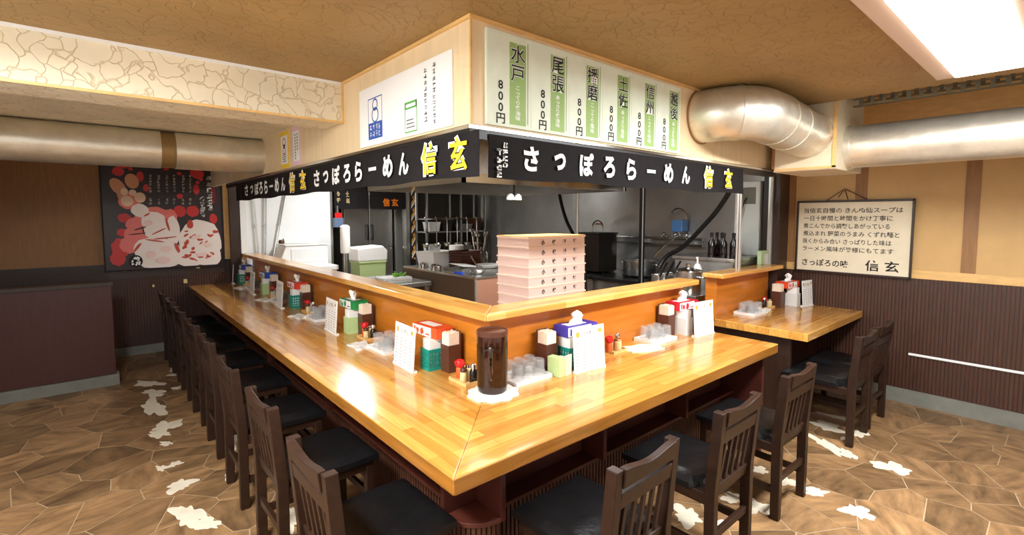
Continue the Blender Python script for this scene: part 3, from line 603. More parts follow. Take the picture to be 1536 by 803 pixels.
# (name, s of basket, tissue colour, basket material, basket word, spice offset, tray offset or None)
for nm, s, col, bmt, bw, so, to in (('beside the orange tissue box', 1.015, ORANGE, m_teal, 'teal', .29, None), ('beside the green tissue box', 2.09, GREEN, m_palegreen, 'pale green', .23, .60),
                            ('beside the bright red tissue box', 3.36, RED, m_teal, 'teal', .33, .68), ('beside the second blue tissue box from the poster', 4.36, BLUE, m_palegreen, 'pale green', .235, .62), ('beside the blue tissue box nearest the poster', 5.44, BLUE, m_teal, 'teal', .24, .66)):
    basket('L', s, .545, bmt, f'{bw} plastic napkin basket {nm}', solid=(bmt is m_palegreen))
    chop_box('L', s-.10, .595, f'brown chopstick box full of pale chopsticks {nm}')
    menu_card('L', s+.105, .425, f'white acrylic menu card standing {nm}', rz=-.06) if s < 5.4 else None
    tissue_box('L', s+.055, .578, CZ+.168, col, {'beside the orange tissue box': 'orange and white', 'beside the green tissue box': 'green and white', 'beside the bright red tissue box': 'bright red and white', 'beside the second blue tissue box from the poster': 'second blue from the poster', 'beside the blue tissue box nearest the poster': 'blue nearest the poster'}[nm], tissue=(s > 1.5), rz=.04)
    spice_tray('L', s-so, .555, nm, kinds='rgbc')
    if to:
        glass_tray('L', s-to+.03, .535, nm, 3, 2); cloth('L', s-to+.20, .43, nm, rz=random.uniform(-.3, .3))
menu_card('L', 5.5, .44, 'white acrylic menu card standing beside the blue tissue box nearest the poster', w=.12, rz=-.1)
# corner jug on a lace mat
JX, JY = .568, .525
o = thing('water_jug', 'tall smoked brown plastic water jug at the counter corner', 'jug', (JX, JY, CZ+.006), math.radians(-42))
MB().lathe([(.062, 0), (.068, .006), (.071, .03), (.0725, .27), (.0725, .276)], n=32, caps=True).build('jug_body', m_amber, o, smooth=True)
lath('jug_water', [(.060, .008), (.066, .03), (.067, .20)], m_water, o, n=24)
lath('jug_lid', [(.0735, .266), (.0735, .286), (.069, .29), (.064, .284), (.002, .284)], m_brownplastic, o, n=32)
MB().tube(spline([(.0, -.072, .235), (.0, -.098, .225), (.0, -.104, .16), (.0, -.098, .09), (.0, -.072, .075)]), .008, 8).build('jug_handle', m_amber, o, smooth=True)
n = 40; pts = [(.125*(1+.06*math.cos(10*k*2*math.pi/n))*math.cos(2*math.pi*k/n), .115*(1+.06*math.cos(10*k*2*math.pi/n))*math.sin(2*math.pi*k/n)) for k in range(n)]
o = MB().prism(pts, 0, .006).build('lace_mat', m_cloth, None, bevel=.002); o.location = (JX-.01, JY-.02, CZ); o.rotation_euler = (0, 0, .3); tag(o, 'white scalloped lace mat under the brown water jug', 'mat')
# short arm, purple set
PW = 'beside the purple tissue box'
glass_tray('R', .81, .575, 'next to the brown water jug', 3, 2)
chop_box('R', 1.0, .60, f'brown chopstick box full of pale chopsticks {PW}', w=.082)
basket('R', 1.125, .56, m_teal, f'teal plastic napkin basket {PW}')
tissue_box('R', 1.20, .575, CZ+.168, PURPLE, 'purple and white', rz=-.03)
o = thing('card_holder', 'clear pale green card holder with beige front in front of the teal basket', 'card holder', (.985, .485, CZ), .12)
MB().bx(-.045, .0, -.03, .05, 0, .10).build('holder_cup', m_palegreen, o, bevel=.002); MB().bx(.0, .055, -.032, -.026, 0, .105).build('holder_front', mat('beige_card', (226, 204, 180), .5), o); MB().bx(.0, .05, -.026, .04, 0, .085).build('holder_back', m_clearwhite, o)
menu_card('R', 1.165, .44, f'white acrylic menu card standing {PW}', w=.225, h=.235, rz=-.09)
spice_tray('R', 1.56, .585, PW, w=.13, kinds='rbgc')
cloth('R', 1.74, .50, PW, .24, .13, -.35, mat('cream_cloth', (246, 240, 206), .9), .01)
# red set
RW = 'beside the crimson tissue box'
glass_tray('R', 1.99, .575, RW, 3, 2)
chop_box('R', 2.165, .605, f'brown chopstick box full of pale chopsticks {RW}', w=.085)
basket('R', 2.285, .55, m_clearwhite, f'frosted white plastic napkin basket {RW}', solid=True)
tissue_box('R', 2.33, .585, CZ+.168, (206, 22, 46), 'crimson and white', rz=-.03)
menu_card('R', 2.36, .43, f'white acrylic menu card standing {RW}', w=.225, rz=-.09)
# small table set
TW = 'on the small wall table'
glass_tray('R', 3.38, .56, TW, 3, 2)
cloth('R', 3.58, .54, TW, .16, .1, .2)
spice_tray('R', 3.752, .58, TW, w=.13, kinds='crgb')
chop_box('R', 3.866, .53, f'brown chopstick box full of pale chopsticks {TW}', w=.085)
basket('R', 4.055, .47, m_clearwhite, f'frosted white plastic napkin basket {TW}', solid=True)
tissue_box('R', 4.03, .51, CZ+.168, (226, 70, 30), 'orange tissue box on the small wall table', rz=-.05)
menu_card('R', 4.13, .37, f'white acrylic menu card {TW}', w=.17, rz=-.15)
# ================================================================== KITCHEN
# steel bench behind the ledge with the noodle crates
b = thing('steel_bench', 'low stainless bench behind the ledge carrying the pink crates', 'bench')
MB().bx(1.2, 2.3, 1.12, 1.62, .82, .86).build('bench_top', m_steel, b, bevel=.004)
for x in (1.23, 2.27):
    for y in (1.15, 1.59): MB().bx(x-.015, x+.015, y-.015, y+.015, 0, .82).build('leg', m_steel, b)
CH = .0685
for k in range(8):
    z = .86+CH*k; pos = 'topmost' if k == 7 else f'{ords[k]} from the bottom'
    t = thing('noodle_crate', f'pale pink noodle crate with black characters, {pos} of the stack', 'crate', (1.415+random.uniform(-.003, .003), 1.195+random.uniform(-.003, .003), z), group='stack of pink noodle crates')
    mb = MB(); W_, D_ = .57, .335
    mb.walls(0, W_, 0, D_, 0, CH-.009, .012).bx(.012, W_-.012, .012, D_-.012, 0, .01); mb.build('crate_body', m_crate, t)
    mb = MB(); mb.bx(-.006, W_+.006, -.006, .014, CH-.009, CH).bx(-.006, W_+.006, D_-.014, D_+.006, CH-.009, CH).bx(-.006, .014, .014, D_-.014, CH-.009, CH).bx(W_-.014, W_+.006, .014, D_-.014, CH-.009, CH); mb.build('crate_rim', m_crate_rim, t)
    if k == 7: MB().bx(-.004, W_+.004, -.004, D_+.004, CH, CH+.006).build('crate_lid', m_lightwood, t)
    f = Fr((0, 0, 0), (1, 0, 0)); mb = MB()
    for i, ch in enumerate('小林製麺'): letter_mb(mb, ch, f, .135+.108*i, .029, .036, .036, .0008, .06)
    mb.build('crate_lettering', m_ink, t)
# cabinet island with clutter
isl = thing('kitchen_cabinet', 'dark wood kitchen cabinet with pinkish end panel beside the crates', 'cabinet')
MB().bx(1.55, 2.2, 2.0, 3.2, 0, 1.03).build('cabinet_body', mat('cabinet_wood', (84, 66, 48), .5, var=.2, vscale=2, stretch=(20, 20, 2)), isl, bevel=.004)
MB().bx(1.56, 2.19, 1.985, 2.0, 0, 1.03).build('end_panel', mat('pinkish_panel', (176, 128, 104), .5), isl); MB().bx(1.54, 2.21, 1.98, 3.21, 1.03, 1.05).build('cabinet_top', m_steel, isl, bevel=.003); MB().bx(1.545, 1.56, 1.982, 2.0, 0, 1.03).build('corner_strip', m_alu, isl)
IZ = 1.05
o = thing('white_basin', 'white plastic basin on the dark cabinet', 'basin', (1.82, 3.02, IZ), .2)
def tub(t, w, d, h, m, name='basin_shell', th=.006, fl=.85):
    vs = [(sx*w/2*fl, sy*d/2*fl, 0) for sx, sy in ((-1, -1), (1, -1), (1, 1), (-1, 1))]+[(sx*w/2, sy*d/2, h) for sx, sy in ((-1, -1), (1, -1), (1, 1), (-1, 1))]
    vs += [(sx*(w/2-th), sy*(d/2-th), h) for sx, sy in ((-1, -1), (1, -1), (1, 1), (-1, 1))]+[(sx*(w/2*fl-th), sy*(d/2*fl-th), th) for sx, sy in ((-1, -1), (1, -1), (1, 1), (-1, 1))]
    fs = [(3, 2, 1, 0)]+[(i, (i+1) % 4, 4+(i+1) % 4, 4+i) for i in range(4)]+[(4+i, 4+(i+1) % 4, 8+(i+1) % 4, 8+i) for i in range(4)]+[(8+i, 8+(i+1) % 4, 12+(i+1) % 4, 12+i) for i in range(4)]+[(12, 13, 14, 15)]
    return MB().add(vs, fs).build(name, m, t, bevel=.004)
tub(o, .34, .26, .15, m_white); MB().bx(-.18, .18, -.14, -.125, .135, .152).build('basin_rim', m_white, o, bevel=.003)
for k in range(6):
    o = thing('lacquer_tray', f'dark brown lacquer tray on the cabinet, {ords[k]} from the bottom of its stack', 'tray', (2.0, 2.78, IZ+.027*k), .1, 'stack of dark trays')
    tub(o, .27, .2, .025, m_brownplastic, 'tray_shell', .005, .93)
o = thing('steel_tray', 'shallow steel tray with lid leaning on the cabinet top', 'tray', (1.78, 2.5, IZ), .3); tub(o, .3, .22, .03, m_steel, 'tray_shell', .004, .95); MB().rbox((.02, .0, .045), (.24, .16, .006), 0, .12, .1).build('tray_lid', m_white, o, bevel=.002)
o = thing('plate_pile', 'white plates on the cabinet beside the crates', 'plate', (2.07, 2.5, IZ)); MB().lathe([(.06, 0), (.12, .02), (.125, .024), (.06, .008)], n=24, caps=True).build('plate', m_paper, o, smooth=True); MB().lathe([(.06, .012), (.12, .034), (.125, .038), (.06, .02)], n=24, caps=True).build('plate', m_paper, o, smooth=True)
o = thing('cutting_board', 'pale wooden board leaning behind the crates', 'board', (2.05, 2.12, IZ)); MB().rbox((0, 0, .05), (.24, .18, .02), .2, 0, .35).build('board_slab', m_cream, o, bevel=.003)
o = thing('blue_knife', 'blue handled kitchen knife on the cabinet top', 'knife', (1.585, 2.28, IZ)); MB().bx(-.012, .012, -.06, .06, .0, .016).build('handle', mat('blue_plastic', (30, 70, 190), .4), o, bevel=.003); MB().bx(-.016, .016, .06, .2, .004, .008).build('blade', m_chrome, o)
o = thing('ladle_rest', 'small steel bowl with ladle on the cabinet edge', 'bowl', (1.68, 2.14, IZ)); MB().lathe([(.035, 0), (.065, .03), (.07, .05), (.062, .048), (.03, .008)], n=20).build('bowl', m_steel, o, smooth=True); MB().tube([(.02, 0, .03), (-.03, .05, .16)], .006, 8).build('ladle_handle', m_chrome, o, smooth=True)
for k, (x, y, l) in enumerate(((1.62, 2.95, 'by the white basin'), (1.6, 2.72, 'before the dark trays'), (1.58, 2.625, 'before the steel tray'))):
    o = thing('steel_container', f'small steel container on the cabinet {l}', 'container', (x, y, IZ)); MB().lathe([(.03, 0), (.034, .004), (.034, .04), (.036, .044)], n=18).build('can', m_steel, o, smooth=True); MB().lathe([(.035, .044), (.02, .052), (.006, .056)], n=18).build('can_lid', m_chrome, o, smooth=True)
# ledge things: plate of greens, tub
o = thing('greens_board', 'white board with chopped greens beside the dark cabinet', 'board', (1.3, 2.95, .96), 0); MB().bx(-.14, .14, -.1, .1, .0, .025).build('board', m_white, o, bevel=.004)
mb = MB()
for k in range(26): mb.rbox((random.uniform(-.0, .12), random.uniform(-.07, .07), .03+random.uniform(0, .02)), (.04, .012, .012), random.random()*3, 0, random.random())
tag(mb.build('chopped_greens', mat('greens', (120, 180, 60), .6), o), kind='stuff')
b = thing('prep_table', 'low steel prep table between ledge and doorway', 'table'); MB().bx(1.1, 1.5, 2.6, 3.3, .92, .96).build('table_top', m_steel, b, bevel=.003)
for x in (1.13, 1.47):
    for y in (2.63, 3.27): MB().bx(x-.015, x+.015, y-.015, y+.015, 0, .92).build('leg', m_steel, b)
# twisted chain hanging over the cabinet
mb = MB(); p = onX(620, 330, 1.62); CHX, CHY = 1.62, p.y
for c, (m, ph) in enumerate(((m_yellow, 0), (m_black, math.pi))):
    pass
o = thing('twisted_cord', 'yellow and black twisted cord hanging over the cabinet', 'cord', (CHX, CHY, 0))
for m, ph in ((mat('cord_yellow', (232, 170, 50), .5), 0), (m_black, math.pi), (m_paper, math.pi/2)):
    pts = [(.013*math.cos(ph+k*.55), .013*math.sin(ph+k*.55), 1.12+k*.011) for k in range(int((CEIL-.02-1.12)/.011)+1)]
    MB().tube(pts, .0075, 6).build('cord_strand', m, o, smooth=True)
# white sink cabinet and things by the white wall
b = thing('white_sink_unit', 'white enamel sink unit against the white kitchen wall', 'sink', (1.2, 5.3, 0)); MB().bx(-.42, .36, -.25, .29, 0, .86).build('unit_body', m_kwhite, b, bevel=.004); MB().bx(-.44, .38, -.27, .29, .86, .92).build('unit_top', m_white, b, bevel=.008); MB().bx(.02, .33, -.275, -.26, .62, .8).build('steel_front', m_steel, b)
o = thing('white_appliance', 'white box appliance standing on the sink unit', 'appliance', (1.2, 5.36, .92)); MB().prism([(-.32, 0), (.3, 0), (.3, .26), (-.22, .26)], -.18, .18, lambda x, y, z: (x, z, y)).build('appliance_body', m_white, o, bevel=.012); MB().bx(-.16, .28, -.187, -.18, .05, .22).build('front_panel', m_kwhite, o); MB().bx(-.23, .31, -.19, .19, .26, .275).build('lid', m_white, o, bevel=.005)
o = thing('rolled_bag', 'beige rolled bag lying on the white appliance', 'bag', (1.2, 5.34, 1.195)); MB().tube(spline([(-.2, 0, .045), (-.1, .0, .05), (.05, .0, .042), (.2, 0, .035)]), [.04]*8+[.045]*8+[.036]*9, 12).build('bag_body', m_cloth, o, smooth=True); MB().lathe([(.03, 0), (.034, .03), (.02, .05)], (-.23, 0, .01), 12).build('bag_knot', m_brownplastic, o, smooth=True)
o = thing('sponge', 'green and yellow sponge on the sink unit', 'sponge', (.82, 5.2, .92)); MB().bx(-.05, .05, -.03, .03, 0, .03).build('foam', m_yellow, o, bevel=.005); MB().bx(-.05, .05, -.03, .03, .03, .042).build('scourer', m_green if 'm_green' in globals() else m_teal, o, bevel=.003)
for k, (x0, z0, x1, z1, l) in enumerate(((.72, 1.95, .76, .93, 'beside the white jamb'), (.87, 1.95, .83, .93, 'dropping straight to the sink'), (1.12, 1.95, .92, .95, 'slanting across the white wall'))):
    o = thing('pipe', f'thin grey pipe on the white kitchen wall {l}', 'pipe'); MB().tube([(x0, YL-.03, z0), ((x0+x1)/2, YL-.035, (z0+z1)/2), (x1, YL-.03, z1)], .011, 8).build('pipe_run', m_steel if k else m_alu, o, smooth=True); MB().bx((x0+x1)/2-.02, (x0+x1)/2+.02, YL-.03, YL, (z0+z1)/2-.01, (z0+z1)/2+.01).build('pipe_clip', m_alu, o)
o = thing('waste_bin', 'pale green bin with white bag in the kitchen doorway', 'bin', (1.9, 4.85, 0)); tub(o, .36, .3, .95, m_palegreen, 'bin_body', .008, .86); MB().bx(-.19, .19, -.16, .16, .95, .97).build('bin_rim', m_palegreen, o, bevel=.004); MB().prism([(-.2, .97), (.2, .97), (.21, 1.1), (.14, 1.17), (-.2, 1.15)], -.16, .16, lambda x, y, z: (x, z, y)).build('bin_bag', m_white, o, bevel=.02, seg=3)
o = thing('paper_roll', 'white paper roll standing above the pale green bin', 'paper roll', (1.62, 4.9, 0)); MB().lathe([(.02, .0), (.02, 1.1)], n=10).build('stand', m_steel, o, smooth=True); MB().lathe([(.055, 1.08), (.06, 1.1), (.06, 1.42), (.03, 1.44)], n=18).build('roll', m_paper, o, smooth=True)
o = thing('blue_carton', 'small blue and red carton hanging beside the doorway', 'carton', (1.77, 5.5, 1.4)); MB().bx(-.06, .06, -.03, .06, 0, .13).build('carton', mat('blue_card', (92, 108, 136), .5), o); MB().bx(-.06, .04, -.032, -.03, .13, .2).build('red_tag', m_red, o); MB().bx(-.01, .01, .02, .1, .12, .3).build('hook', m_steel, o)
# fridge beyond the doorway
o = thing('kitchen_fridge', 'tall stainless double-door fridge beyond the kitchen doorway', 'fridge', (1.98, 5.86, 0))
MB().bx(0, .80, .05, .75, .08, 1.95).build('body', m_steel, o, bevel=.006)
for x0, x1 in ((.01, .396), (.404, .79)):
    for z0, z1 in ((.12, 1.06), (1.075, 1.93)):
        dd = MB().bx(x0, x1, 0, .05, z0, z1).build('door', m_steel, o, bevel=.008); hx = x1-.035 if x0 < .2 else x0+.035; zc = z0+.12 if z0 > 1 else z1-.25
        MB().tube(spline([(hx, 0, zc), (hx, -.04, zc+.02), (hx, -.04, zc+.2), (hx, 0, zc+.22)], 4), .011, 8).build('handle', m_black, dd, smooth=True)
for x in (.05, .75): MB().bx(x-.03, x+.03, .1, .2, 0, .08).build('foot', m_black, o)
o = thing('steel_locker', 'narrow steel locker beside the fridge', 'locker', (2.82, 5.9, 0)); MB().bx(0, .2, 0, .5, 0, 1.95).build('body', m_steel, o, bevel=.004); MB().bx(.02, .18, -.012, 0, .1, 1.9).build('door', m_alu, o)
# range line along the steel wall
r = thing('gas_range', 'long black and steel gas range along the kitchen wall', 'range'); MB().bx(3.45, 4.22, 1.55, 3.6, 0, .84).build('range_body', m_steel, r, bevel=.004); MB().bx(3.42, 4.22, 1.53, 3.62, .84, .88).build('range_top', m_black, r, bevel=.004)
for k in range(3):
    y = 1.95+.62*k; mb = MB()
    for q in range(6): a = q*math.pi/3; mb.rbox((3.8+.13*math.cos(a), y+.13*math.sin(a), .89), (.14, .014, .02), a)
    mb.build('pot_rest', m_black, r); MB().lathe([(.03, 0), (.03, .02)], (0, 0, 0), 12).build('knob', m_alu, r, loc=(3.43, y, .6))
def pot(p, rad, h, label, m=m_steel, lid=False, steam=False):
    o = thing('stock_pot', label, 'pot', p); MB().lathe([(rad*.96, 0), (rad, .01), (rad, h), (rad+.012, h+.004), (rad+.012, h-.004), (rad-.006, h-.004), (rad-.006, .012), (.001, .012)], n=28, caps=False).build('pot_body', m, o, smooth=True)
    for s in (-1, 1): MB().tube(spline([(-.05, s*rad, h*.8), (-.04, s*(rad+.05), h*.8), (.04, s*(rad+.05), h*.8), (.05, s*rad, h*.8)], 4), .008, 8).build('pot_handle', m, o, smooth=True)
    if lid: MB().lathe([(rad+.012, h+.004), (rad+.01, h+.012), (rad*.5, h+.03), (.02, h+.035), (.02, h+.06), (.03, h+.065)], n=28).build('pot_lid', m_chrome, o, smooth=True)
    else: MB().lathe([(rad-.007, h*.8), (.001, h*.8)], n=28, caps=False).build('broth', mat('broth', (150, 120, 80), .1), o)
    return o
pot((3.8, 1.95, .9), .19, .16, 'wide steaming steel pot on the gas range')
pot((3.8, 3.2, .9), .16, .2, 'steel pot at the far end of the gas range', lid=True)
o = thing('water_boiler', 'dark square boiler with wire handle on the gas range', 'boiler', (3.8, 2.57, .9), .0); MB().bx(-.17, .17, -.16, .16, 0, .44).build('boiler_body', mat('boiler_dark', (52, 44, 40), .35, .6, var=.2), o, bevel=.006); MB().bx(-.18, .18, -.17, .17, .44, .46).build('boiler_lid', m_black, o)
MB().tube(spline([(-.0, -.08, .46), (0, -.07, .56), (0, .0, .6), (0, .07, .56), (0, .08, .46)], 5), .008, 8).build('wire_handle', m_chrome, o, smooth=True); MB().bx(-.01, .01, -.06, .03, .55, .57).build('handle_grip', mat('copper_grip', (170, 96, 50), .4), o)
b = thing('noodle_boiler', 'stainless noodle boiler unit near the glass pane', 'boiler'); MB().bx(3.0, 3.44, .86, 1.5, 0, .84).build('boiler_body', m_steel, b, bevel=.005); MB().bx(2.98, 3.46, .84, 1.52, .84, .88).build('boiler_rim', m_steel, b, bevel=.004); MB().bx(3.06, 3.38, 1.16, 1.45, .88, .90).build('basket_plate', m_black, b)
pot((3.12, .99, .88), .11, .19, 'tall lidded steel pot by the gap in the counter', lid=True)
b = thing('side_shelf', 'grey steel cabinet with bottles behind the glass pane', 'cabinet'); MB().bx(3.5, 4.2, .78, 1.35, 0, 1.14).build('cabinet_body', m_steelwall, b, bevel=.004); MB().bx(3.48, 4.22, .76, 1.37, 1.14, 1.17).build('cabinet_top', m_steel, b, bevel=.003)
for k, (x, y) in enumerate(((3.60, 1.03), (3.68, .97), (3.61, .92), (3.74, 1.05), (3.66, .85))):
    o = thing('sauce_bottle', 'black sauce bottle on the grey steel cabinet', 'bottle', (x, y, 1.17), 0, 'black sauce bottles'); MB().lathe([(.032, 0), (.034, .01), (.034, .13), (.014, .17), (.014, .2)], n=14).build('bottle_body', m_soy, o, smooth=True); MB().lathe([(.016, .2), (.016, .225), (.004, .23)], n=12).build('bottle_cap', m_black, o, smooth=True)
o = thing('pump_dispenser', 'white pump dispenser beside the black sauce bottles', 'dispenser', (3.33, 1.02, .88)); MB().lathe([(.035, 0), (.04, .01), (.04, .2), (.02, .24)], n=14).build('body', m_white, o, smooth=True); MB().tube([(0, 0, .23), (0, 0, .3), (-.05, -.02, .3)], .008, 8).build('pump', m_white, o, smooth=True)
o = thing('white_wall_unit', 'tall white wall unit with black cord behind the glass pane', 'appliance', (4.12, .9, 1.17)); MB().bx(-.1, .12, -.12, .12, 0, .72).build('unit_body', m_kwhite, o, bevel=.01); MB().bx(-.105, -.1, -.08, .08, .5, .66).build('unit_panel', m_greyskirt, o); MB().tube(spline([(-.11, .0, .56), (-.13, .02, .5), (-.12, .06, .3), (-.12, .1, .02)]), .006, 6).build('black_cord', m_black, o, smooth=True)
o = thing('napkin_dispenser', 'pale green paper packet on the small table ledge', 'packet', (3.93, .70, 1.10), -.1); MB().bx(-.06, .06, -.02, .02, 0, .13).build('packet', mat('pale_green_card', (208, 224, 176), .6), o, bevel=.004); MB().bx(-.02, .055, -.026, -.021, .0, .10).build('white_card', m_paper, o)
# plumbing on the steel wall
o = thing('tap_rail', 'horizontal steel water pipe with taps on the kitchen wall', 'pipe'); XW = XR-.07
p0, p1 = onX(905, 360, XW), onX(1035, 359, XW); z = 1.30
MB().tube([(XW, p0.y, z), (XW, p1.y-.15, z)], .014, 10).build('pipe_run', m_chrome, o, smooth=True); MB().tube([(XW, p0.y, z-.07), (XW, p1.y-.15, z-.07)], .014, 10).build('pipe_run', m_chrome, o, smooth=True)
pt = onX(1020, 360, XW)
for dy in (-.12, .02, .16):
    MB().tube([(XW, pt.y+dy, z+.03), (XW-.12, pt.y+dy, z+.03)], .017, 10).build('tap_body', m_chrome, o, smooth=True); MB().lathe([(.028, 0), (.03, .012), (.012, .03)], (XW-.06, pt.y+dy, z+.045), 10).build('tap_knob', m_chrome, o, smooth=True)
MB().tube(spline([(XW-.1, pt.y, z+.03), (XW-.2, pt.y, z-.02), (XW-.36, pt.y+.05, z-.13), (XW-.4, pt.y+.06, z-.2)], 5), .013, 8).build('spout', m_chrome, o, smooth=True)
for y in (p0.y-.1, (p0.y+p1.y)/2, p1.y): MB().bx(XW-.01, XR, y-.01, y+.01, z-.09, z+.02).build('pipe_clip', m_steel, o)
o = thing('blue_valve', 'blue valve box with curled steel hose above the taps', 'valve', (XW-.05, pt.y, z+.08)); MB().bx(-.03, .1, -.07, .07, 0, .13).build('valve_box', mat('blue_valve_paint', (90, 140, 200), .4), o, bevel=.01); MB().tube([(.0+.0*k, .1*math.cos(math.pi*k/8), .14+.12*math.sin(math.pi*k/8)) for k in range(9)], .009, 8).build('curled_hose', m_chrome, o, smooth=True)
for pts, l, r_ in ((((1102, 268, 3.3), (1080, 310, 3.4), (1050, 345, 3.5), (1025, 370, 3.55), (1000, 385, 3.55), (988, 402, 3.5)), 'thick black hose sagging from the short soffit to the range', .022), (((838, 280, 3.34), (842, 305, 3.34), (850, 332, 3.34), (862, 356, 3.34)), 'black hose hanging behind the pink crates', .02)):
    o = thing('black_hose', l, 'hose'); P_ = [onX(x, y, X_) for x, y, X_ in pts]
    if pts[0][0] == 1102: P_ = [P_[0]+Vector((0, 0, .3))]+P_
    else: P_ = [P_[0]+Vector((0, 0, .3))]+P_+[P_[-1]+Vector((.03, -.12, -.25)), Vector((3.38, P_[-1].y-.15, .02))]
    MB().tube(spline(P_, 6), r_, 10).build('hose_run', m_black, o, smooth=True); MB().lathe([(r_+.006, 0), (r_+.006, .04)], n=10).build('hose_clamp', m_steel, o, loc=P_[1]-Vector((0, 0, .02)), smooth=True)
o = thing('black_post', 'slim black post standing before the steel kitchen wall', 'post'); p = onX(963, 340, 3.35); MB().bx(p.x-.02, p.x+.02, p.y-.02, p.y+.02, 0, CEIL).build('post_body', m_black, o); MB().bx(p.x-.03, p.x-.021, p.y-.03, p.y-.021, 0, CEIL).build('post_cable', m_alu, o); MB().bx(p.x-.04, p.x+.04, p.y-.04, p.y+.04, 0, .01).build('post_foot', m_steel, o)
o = thing('steel_post', 'slim bright steel post behind the pink crates', 'post'); p = onX(866, 320, 3.24); MB().lathe([(.018, 0), (.018, CEIL)], (p.x, p.y, 0), 12).build('post_body', m_alu, o, smooth=True); MB().lathe([(.04, 0), (.04, .008)], (p.x, p.y, 0), 12).build('post_foot', m_steel, o)
# exhaust hood
o = thing('exhaust_hood', 'wide stainless exhaust hood above the kitchen cabinet', 'hood'); mb = MB()
HX0, HX1, HY0, HY1, HZ = 1.25, 3.2, 1.72, 3.4, 1.80
mb.prism([(HY0, HZ+.07), (HY0+.5, CEIL), (HY1, CEIL), (HY1, HZ+.07), (HY1-.01, HZ+.07), (HY1-.01, CEIL-.01), (HY0+.5, CEIL-.01), (HY0+.01, HZ+.07)], HX0, HX1, lambda x, y, z: (z, x, y)).build('hood_canopy', m_steel, o)
MB().bx(HX0, HX1, HY0, HY0+.03, HZ, HZ+.07).build('hood_lip', m_chrome, o); MB().bx(HX0, HX1, HY1-.03, HY1, HZ, HZ+.07).build('hood_lip', m_steel, o); MB().bx(HX0, HX0+.02, HY0, HY1, HZ, CEIL-.2).build('hood_cheek', m_steel, o); MB().bx(HX1-.02, HX1, HY0, HY1, HZ, CEIL-.2).build('hood_cheek', m_steel, o)
for k in range(4):
    x = HX0+.08+.46*k; MB().bx(x, x+.4, HY0+.6, HY0+.62, HZ+.12, HZ+.42).build('grease_filter', m_kdark, o)
o = thing('spot_lamp', 'pair of small white spot lamps under the hood', 'lamp'); p = onY(771, 296, HY0+.1)
MB().tube([(p.x, HY0+.1, HZ+.1), (p.x, HY0+.1, p.z)], .008, 8).build('lamp_stem', m_black, o, smooth=True)
MB().bx(p.x-.05, p.x+.05, HY0+.09, HY0+.11, HZ+.06, HZ+.165).build('lamp_bracket', m_black, o)
for s in (-1, 1): MB().lathe([(.012, .03), (.03, .01), (.034, -.02), (.03, -.024)], (p.x+s*.04, HY0+.1, p.z), 14).build('lamp_head', m_paper, o, smooth=True)
# back left of kitchen: steel shelving and pipes before the dark wall
o = thing('steel_rack', 'tall steel rack against the dark end of the kitchen', 'rack', (3.0, 5.2, 0))
for x in (0, .62, 1.1):
    for y in (0, .32): MB().bx(x-.014, x+.014, y-.014, y+.014, 0, 2.1).build('upright', m_steel, o)
for z in (.5, .95, 1.3): MB().bx(-.014, 1.114, -.014, .334, z, z+.02).build('shelf', m_steel, o)
for k, (x, w_, h_, m, l) in enumerate(((.18, .2, .16, m_white, 'white tub'), (.42, .16, .2, m_kdark, 'dark canister'), (.78, .22, .12, m_steel, 'steel pan'), (1.0, .14, .22, m_brownplastic, 'brown canister'))):
    for z, w2 in ((.97, 'middle'), (1.32, 'top')):
        t = thing('kitchen_container', f'{l} on the {w2} shelf of the steel rack', 'container', (3.0+x, 5.36, z)); tub(t, w_, .2, h_*.8, m, 'shell'); MB().bx(-w_/2-.004, w_/2+.004, -.104, .104, h_*.8, h_*.8+.015).build('lid', m, t, bevel=.003)
# rear counter with bowls and utensils
b = thing('rear_counter', 'steel rear counter behind the dark cabinet', 'counter'); MB().bx(2.3, 3.2, 3.6, 4.1, .92, .96).build('counter_top', m_steel, b, bevel=.003); MB().bx(2.34, 3.16, 3.64, 4.06, 0, .92).build('counter_body', m_kdark, b)
for j, (x, y, h_, l) in enumerate(((2.45, 3.8, 5, 'short'), (2.65, 3.9, 8, 'tall'))):
    for k in range(h_):
        o = thing('ramen_bowl', f'white ramen bowl in the {l} stack on the rear counter', 'bowl', (x, y, .96+.022*k), 0, f'{l} stack of bowls on the rear counter'); MB().lathe([(.035, 0), (.04, .012), (.085, .055), (.095, .075), (.09, .074), (.035, .018), (.001, .016)], n=20, caps=False).build('bowl_shell', m_paper, o, smooth=True); MB().lathe([(.038, 0), (.038, .008)], n=16).build('foot_ring', m_red, o, smooth=True)
o = thing('utensil_crock', 'steel crock of ladles on the rear counter', 'crock', (2.9, 3.75, .96)); MB().lathe([(.06, 0), (.065, .01), (.065, .16), (.06, .16), (.058, .012)], n=20).build('crock', m_steel, o, smooth=True)
for k in range(5):
    a = k*1.3; p = (.04*math.cos(a), .04*math.sin(a), .02); q = (.1*math.cos(a), .1*math.sin(a), .36+.03*(k % 3)); MB().tube([p, q], .006, 8).build('ladle_handle', m_chrome, o, smooth=True); MB().lathe([(.001, -.03), (.03, -.02), (.04, .01), (.036, .01), (.02, -.012)], q, 12).build('ladle_cup', m_chrome, o, smooth=True)
o = thing('kettle', 'steel kettle with black handle on the rear counter', 'kettle', (3.08, 3.95, .96)); MB().lathe([(.08, 0), (.095, .02), (.09, .1), (.05, .15), (.02, .16), (.012, .185)], n=20).build('kettle_body', m_chrome, o, smooth=True); MB().tube(spline([(0, -.08, .12), (0, -.07, .22), (0, .07, .22), (0, .08, .12)], 5), .009, 8).build('kettle_handle', m_black, o, smooth=True); MB().tube([(-.08, 0, .06), (-.15, 0, .14)], [.016, .01], 8).build('spout', m_chrome, o, smooth=True)
